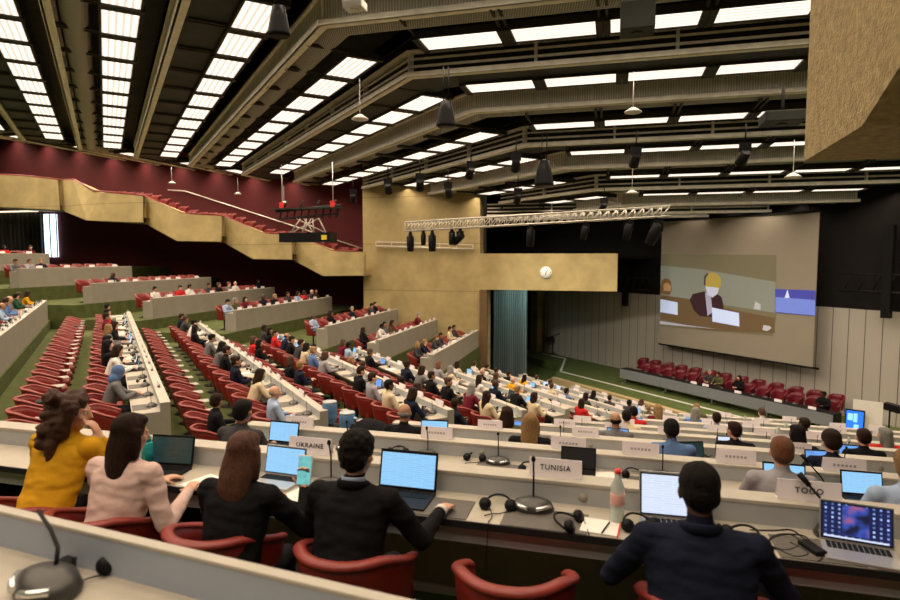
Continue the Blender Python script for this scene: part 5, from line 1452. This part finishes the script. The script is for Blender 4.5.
# nearest row (behind the camera row): upstand and microphone, bottom left
zN = EYE - .95 - .888
pL = ray(0, 508, 2.24); pR = ray(330, 598, 1.70)
dirv = Vector((pR.x-pL.x, pR.y-pL.y)).normalized(); nv = Vector((-dirv.y, dirv.x))
c = Vector((pL.x, pL.y)) + dirv*.55; rzN = math.atan2(dirv.y, dirv.x); o_ = c - nv*.52
nd = thing('conference_desk', 'grey desk with blue-grey upstand at the bottom left corner, nearest of all', 'desk', (o_.x, o_.y, zN), rzN)
mb = MB(); mb.box(-2.2, 2.2, .012, .48, .715, .75); mb.obj('desktop', ['desktop'], nd)
mb = MB(); mb.box(-2.2, 2.2, .48, .50, .70, .872); mb.obj('riser', [mat('blue_grey_laminate', (.40, .46, .56), .5)], nd)
mb = MB(); mb.box(-2.2, 2.2, .478, .52, .872, .888, bevel=.004); mb.obj('ledge', ['ledge'], nd)
mb = MB(); mb.box(-2.2, 2.2, .502, .52, .0, .871); mb.obj('front_panel', ['panel'], nd)
mb = MB(); mb.box(-2.2, 2.2, 0, .012, .712, .752); mb.obj('edge_strip', ['edge'], nd)
for x in (-2.1, 2.1): mb = MB(); mb.box(x-.02, x+.02, .05, .50, 0, .715); mb.obj('leg', ['deskleg'], nd)
def on_near(u, v):
    z = zN + .752
    lo, hi = .5, 6
    for _ in range(40):
        m_ = (lo+hi)/2
        if ray(u, v, m_).z > z: lo = m_
        else: hi = m_
    p = ray(u, v, lo); return (p.x, p.y, z)
m_ = mic(on_near(48, 590), rzN-.2, 'large dark microphone unit on the nearest desk, bottom left', True, True, None); m_.scale = (1.3,)*3
mb = MB(); mb.tube([(0, .02, .05), (-.03, .04, .085), (-.09, .05, .115), (-.18, .06, .14)], .0055, 8)
for ch in m_.children:
    if ch.name.startswith('gooseneck'): ch.data = mb.mesh('gooseneck', ['black'])
phn = phones(on_near(88, 572), rzN+.4, 'black headphones on the nearest desk beside the microphone', True, None)

# ------------------------------------------------------------------ podium
tb_l = rayplane(620, 371, NV, 23.9); tb_r = rayplane(833, 424, NV, 23.9)
s_l = tb_l.dot(Vector((MV.x, MV.y, 0))); s_r = tb_r.dot(Vector((MV.x, MV.y, 0))); ztab = .80
Lp = s_l - s_r; cx, cy = FM.xy((s_l+s_r)/2, 23.9)
M['podgrey'] = mat('blue_grey_podium', (.20, .215, .235), .5)
pd = thing('podium_table', 'long grey podium table with dark top on the green stage carpet', 'table', (cx, cy, 0), FM.rz)
mb = MB(); mb.box(-Lp/2, Lp/2, -.0, .55, ztab-.03, ztab, bevel=.004); mb.obj('tabletop', ['blackmetal'], pd)
for k in range(4):
    mb = MB(); mb.box(-Lp/2+k*Lp/4+.008, -Lp/2+(k+1)*Lp/4-.008, -.02, .0, ztab-.50, ztab-.015); mb.obj('front_panel', ['podgrey'], pd)
for k in range(5):
    x = -Lp/2+.15+k*(Lp-.3)/4; mb = MB(); mb.box(x-.03, x+.03, .25, .32, 0, ztab-.03); mb.box(x-.03, x+.03, .05, .55, 0, .05); mb.obj('leg', ['silverlap'], pd)
mb = MB(); mb.box(Lp/2-.02, Lp/2+.02, 0, .55, 0, ztab); mb.obj('end_panel', ['blackmetal'], pd)
MVv = Vector((MV.x, MV.y, 0))
mb = MB(); mb.prism([FM.xy(s_r-1.5, 24.55), FM.xy(s_l+.3, 24.55), FM.xy(s_l+.3, 26.95), FM.xy(s_r-1.5, 26.95)], 0.0, .08); struct(mb.obj('floor_podium', ['stagecarpet']))
def spx(u, t): 
    """position on the stage at image column u and depth t"""
    k = (u-450)/600; Y = t/(.868*k+.497); return (k*Y, Y)
rz_p = FM.rz + math.pi
nrow = 0
for r_i, (t_, u0, u1, n) in enumerate([(24.95, 649, 838, 14), (26.1, 645, 842, 13)]):
    for i in range(n):
        A_ = Vector(spx(u0, t_)); B_ = Vector(spx(u1, t_)); c = A_.lerp(B_, i/(n-1))
        _c = make_chair('crimson armchair behind the podium table, %s from the left, %s row' % (ORD[i], 'front' if r_i == 0 else 'back'), (c.x, c.y, .08), rz_p + rr.uniform(-.25, .25), 'crimson podium armchairs', CHS); _c.scale = (1.0, 1.0, 1.2)
for i, (u, lk, ps, s_) in enumerate([(713, ('charcoal jacket', 'skin_a', 'short', 'h_grey'), 'turn', 1), (723, ('olive jacket', 'skin_b', 'bun', 'h_black'), 'type', .95), (743, ('black suit', 'skin_a', 'bob', 'h_black'), 'listen', 1.1), (830, ('black suit', 'skin_c', 'short', 'h_black'), 'turnl', 1.1)]):
    x, y = spx(u, 24.9); person((x, y, .10), rz_p, 'person %s at the podium table, %s from the left' % (look_text(lk[0], lk[2], lk[3]), ORD[i]), ps, *lk, group='people at the podium')
for i, u in enumerate([697, 709, 742, 783, 818]):
    x, y = spx(u, 24.05); plate((x, y, ztab), FM.rz, 'white name card on the podium table, %s from the left' % ORD[i], near=False, group='podium name cards')
for i, u in enumerate([634, 648, 663, 676, 690, 725, 757, 770, 800]):
    x, y = spx(u, 24.3); mic((x, y, ztab), rz_p, 'microphone unit on the podium table, %s from the left' % ORD[i], False, group='podium microphones')
# lectern with screen
x, y = spx(868, 23.6)
lc = thing('lectern', 'pale lectern board with a bright blue monitor on the stage, right', 'lectern', (x, y, 0), FM.rz+.35)
T = Matrix.Rotation(R(-5), 4, 'X')
mb = MB(); mb.box(-.28, .62, .1, .16, .15, 1.6, mtx=T); mb.obj('board', ['paper'], lc)
mb = MB(); mb.box(-.48, .12, -.12, -.02, .45, 1.25, mtx=T, bevel=.01); mb.obj('monitor_case', ['black'], lc)
mb = MB(); mb.box(-.44, .08, -.13, -.121, .5, 1.2, mtx=T); mb.obj('display', [mat('display_bright_blue', (.02, .15, .85), .3, emis=(.02, .16, .9), estr=1.)], lc)
for (x0, x1, a0_, a1_) in ((-.40, -.24, .85, 1.1), (-.22, -.1, .8, 1.12), (-.2, -.05, .58, .72)):
    mb = MB(); mb.box(x0, x1, -.135, -.131, a0_, a1_, mtx=T); mb.obj('display_window', [mat('display_cyan', (.25, .6, 1), .3, emis=(.25, .55, 1), estr=1.)], lc)
mb = MB(); mb.box(-.45, .5, -.1, .3, 0, .06); mb.tube([(0, .05, .05), (0, .05, .9)], .04, 8); mb.obj('stand', ['blackmetal'], lc)
x, y = spx(897, 25.0); mb = MB(); mb.tube([(0, 0, 0), (0, 0, 1.2)], .03, 8); mb.box(-.3, .25, -.15, .15, 1.15, 1.4, mtx=Matrix.Rotation(.1, 4, 'Y')); mb.lathe([(.25, 0), (.25, .03)], 12)
tag(mb.obj('monitor_stand', ['black'], None, (x, y, 0), FM.rz), 'black equipment stand behind the pale lectern board', 'stand')

# technician corner seen through the opening
x, y = spx(512, 29.0)
tb = thing('technician_table', 'dark technician table with papers in the opening left of the stage', 'table', (x, y, 0), FR.rz)
mb = MB(); mb.box(-2.3, 1.6, -.4, .4, .72, .78); mb.obj('tabletop', ['blackmetal'], tb)
mb = MB(); mb.box(-2.3, 1.6, -.41, -.38, .05, .72); mb.obj('front_cloth', ['darksoffit'], tb)
tag(link('paper_sheet', I['paper'], None, (x-.8, y+.2, .78), .3), 'white papers on the dark technician table', 'paper')
for i, (dx, dy) in enumerate([(.3, .5), (1.0, .3)]):
    person((x+dx+.25, y+dy+.75, 0), rz_p, 'person in black seated at the technician table, %s' % ('left one' if i == 0 else 'right one'), 'listen', 'black suit', 'skin_b', 'short', 'h_black', 'technicians')
for i, u in enumerate([538, 553]):
    x, y = spx(u, 27.6 if i == 0 else 26.6); mb = MB()
    mb.tube([(0, 0, 0), (0, 0, 1.3)], .03, 8)
    for k in range(3): mb.tube([(0, 0, .3), (.35*math.cos(k*2.1), .35*math.sin(k*2.1), 0.01)], .02, 6)
    mb.tube([(-.3, 0, 1.2), (.5, 0, 1.55)], .025, 6); mb.box(-.45, .1, -.15, .15, 1.0, 1.25)
    tag(mb.obj('tripod_stand', ['black'], None, (x, y, 0), FR.rz), 'black tripod with camera gear left of the stage, %s' % ('farther left' if i == 0 else 'beside the white line'), 'tripod')

# seats along the balcony
nb_ = 0
for row_i, (dw, up) in enumerate([(.85, .0), (1.55, .45)]):
    a = aw(110, 210, WALL_W)[0]; aend = aL - .9
    i = 0
    while a < aend:
        w_ = WALL_W+dw; v = AV*a + WV*w_; zf = bal_top(a) - .62 + up*.0
        if row_i == 0: 
            make_chair('red seat behind the balcony parapet, %s from the left' % ORD[i], (v.x, v.y, zf), FR.rz+math.pi, 'red seats along the balcony')
            nb_ += 1
        a += .66; i += 1
print(CNT, nb_)

# ------------------------------------------------------------------ camera, world, render look
cd = bpy.data.cameras.new('camera'); cd.lens = 24; cd.sensor_width = 36; cd.clip_end = 200
cam = bpy.data.objects.new('camera', cd); COL.objects.link(cam)
cam.location = (0, 0, EYE); cam.rotation_euler = (R(90)-PITCH, 0, 0)
cd.dof.use_dof = True; cd.dof.focus_distance = 8.0; cd.dof.aperture_fstop = 2.2
SC.camera = cam
w = bpy.data.worlds.new('world'); SC.world = w; w.use_nodes = True
w.node_tree.nodes['Background'].inputs['Color'].default_value = (1, .8, .6, 1)
w.node_tree.nodes['Background'].inputs['Strength'].default_value = .02
def area(loc, rot, size, power, col, name):
    l = bpy.data.lights.new(name, 'AREA'); l.energy = power; l.color = col; l.size = size
    o = bpy.data.objects.new(name, l); COL.objects.link(o); o.location = loc; o.rotation_euler = rot; return o
def spot(loc, target, power, col, ang, name):
    l = bpy.data.lights.new(name, 'SPOT'); l.energy = power; l.color = col; l.spot_size = R(ang); l.spot_blend = .8; l.shadow_soft_size = .15
    o = bpy.data.objects.new(name, l); COL.objects.link(o); o.location = loc
    o.rotation_euler = (Vector(target)-Vector(loc)).to_track_quat('-Z', 'Y').to_euler(); return o
tc_ = Vector((ray(735, 330, 30).x, 30, 0))
for i, (u, v, t_) in enumerate([(620, 330, 26.8), (700, 350, 26.8), (790, 380, 26.8), (860, 380, 26.8)]):
    tgt = rayplane(u, v, NV, t_); src = tp0.lerp(tp1, (.3, .55, .8, .95)[i]) + Vector((.0, 0, -.75))
    spot(src, tgt, (1100, 350, 300, 380)[i], (1, .90, .74), 60, 'stage_spot')
pn = rayplane(512, 330, WV, WALL_W+1.2); spot((pn.x+.4, pn.y, zO+.4), (rayplane(510, 330, WV, WALL_W+3.3)), 260, (.75, 1, .95), 110, 'curtain_fill')  # added lamp without a fixture, brightens the teal curtain like greenish daylight
vs = SC.view_settings; vs.view_transform = 'Standard'; vs.look = 'None'; vs.gamma = 1; vs.use_curve_mapping = False; vs.exposure = 0.0
SC.cycles.max_bounces = 6
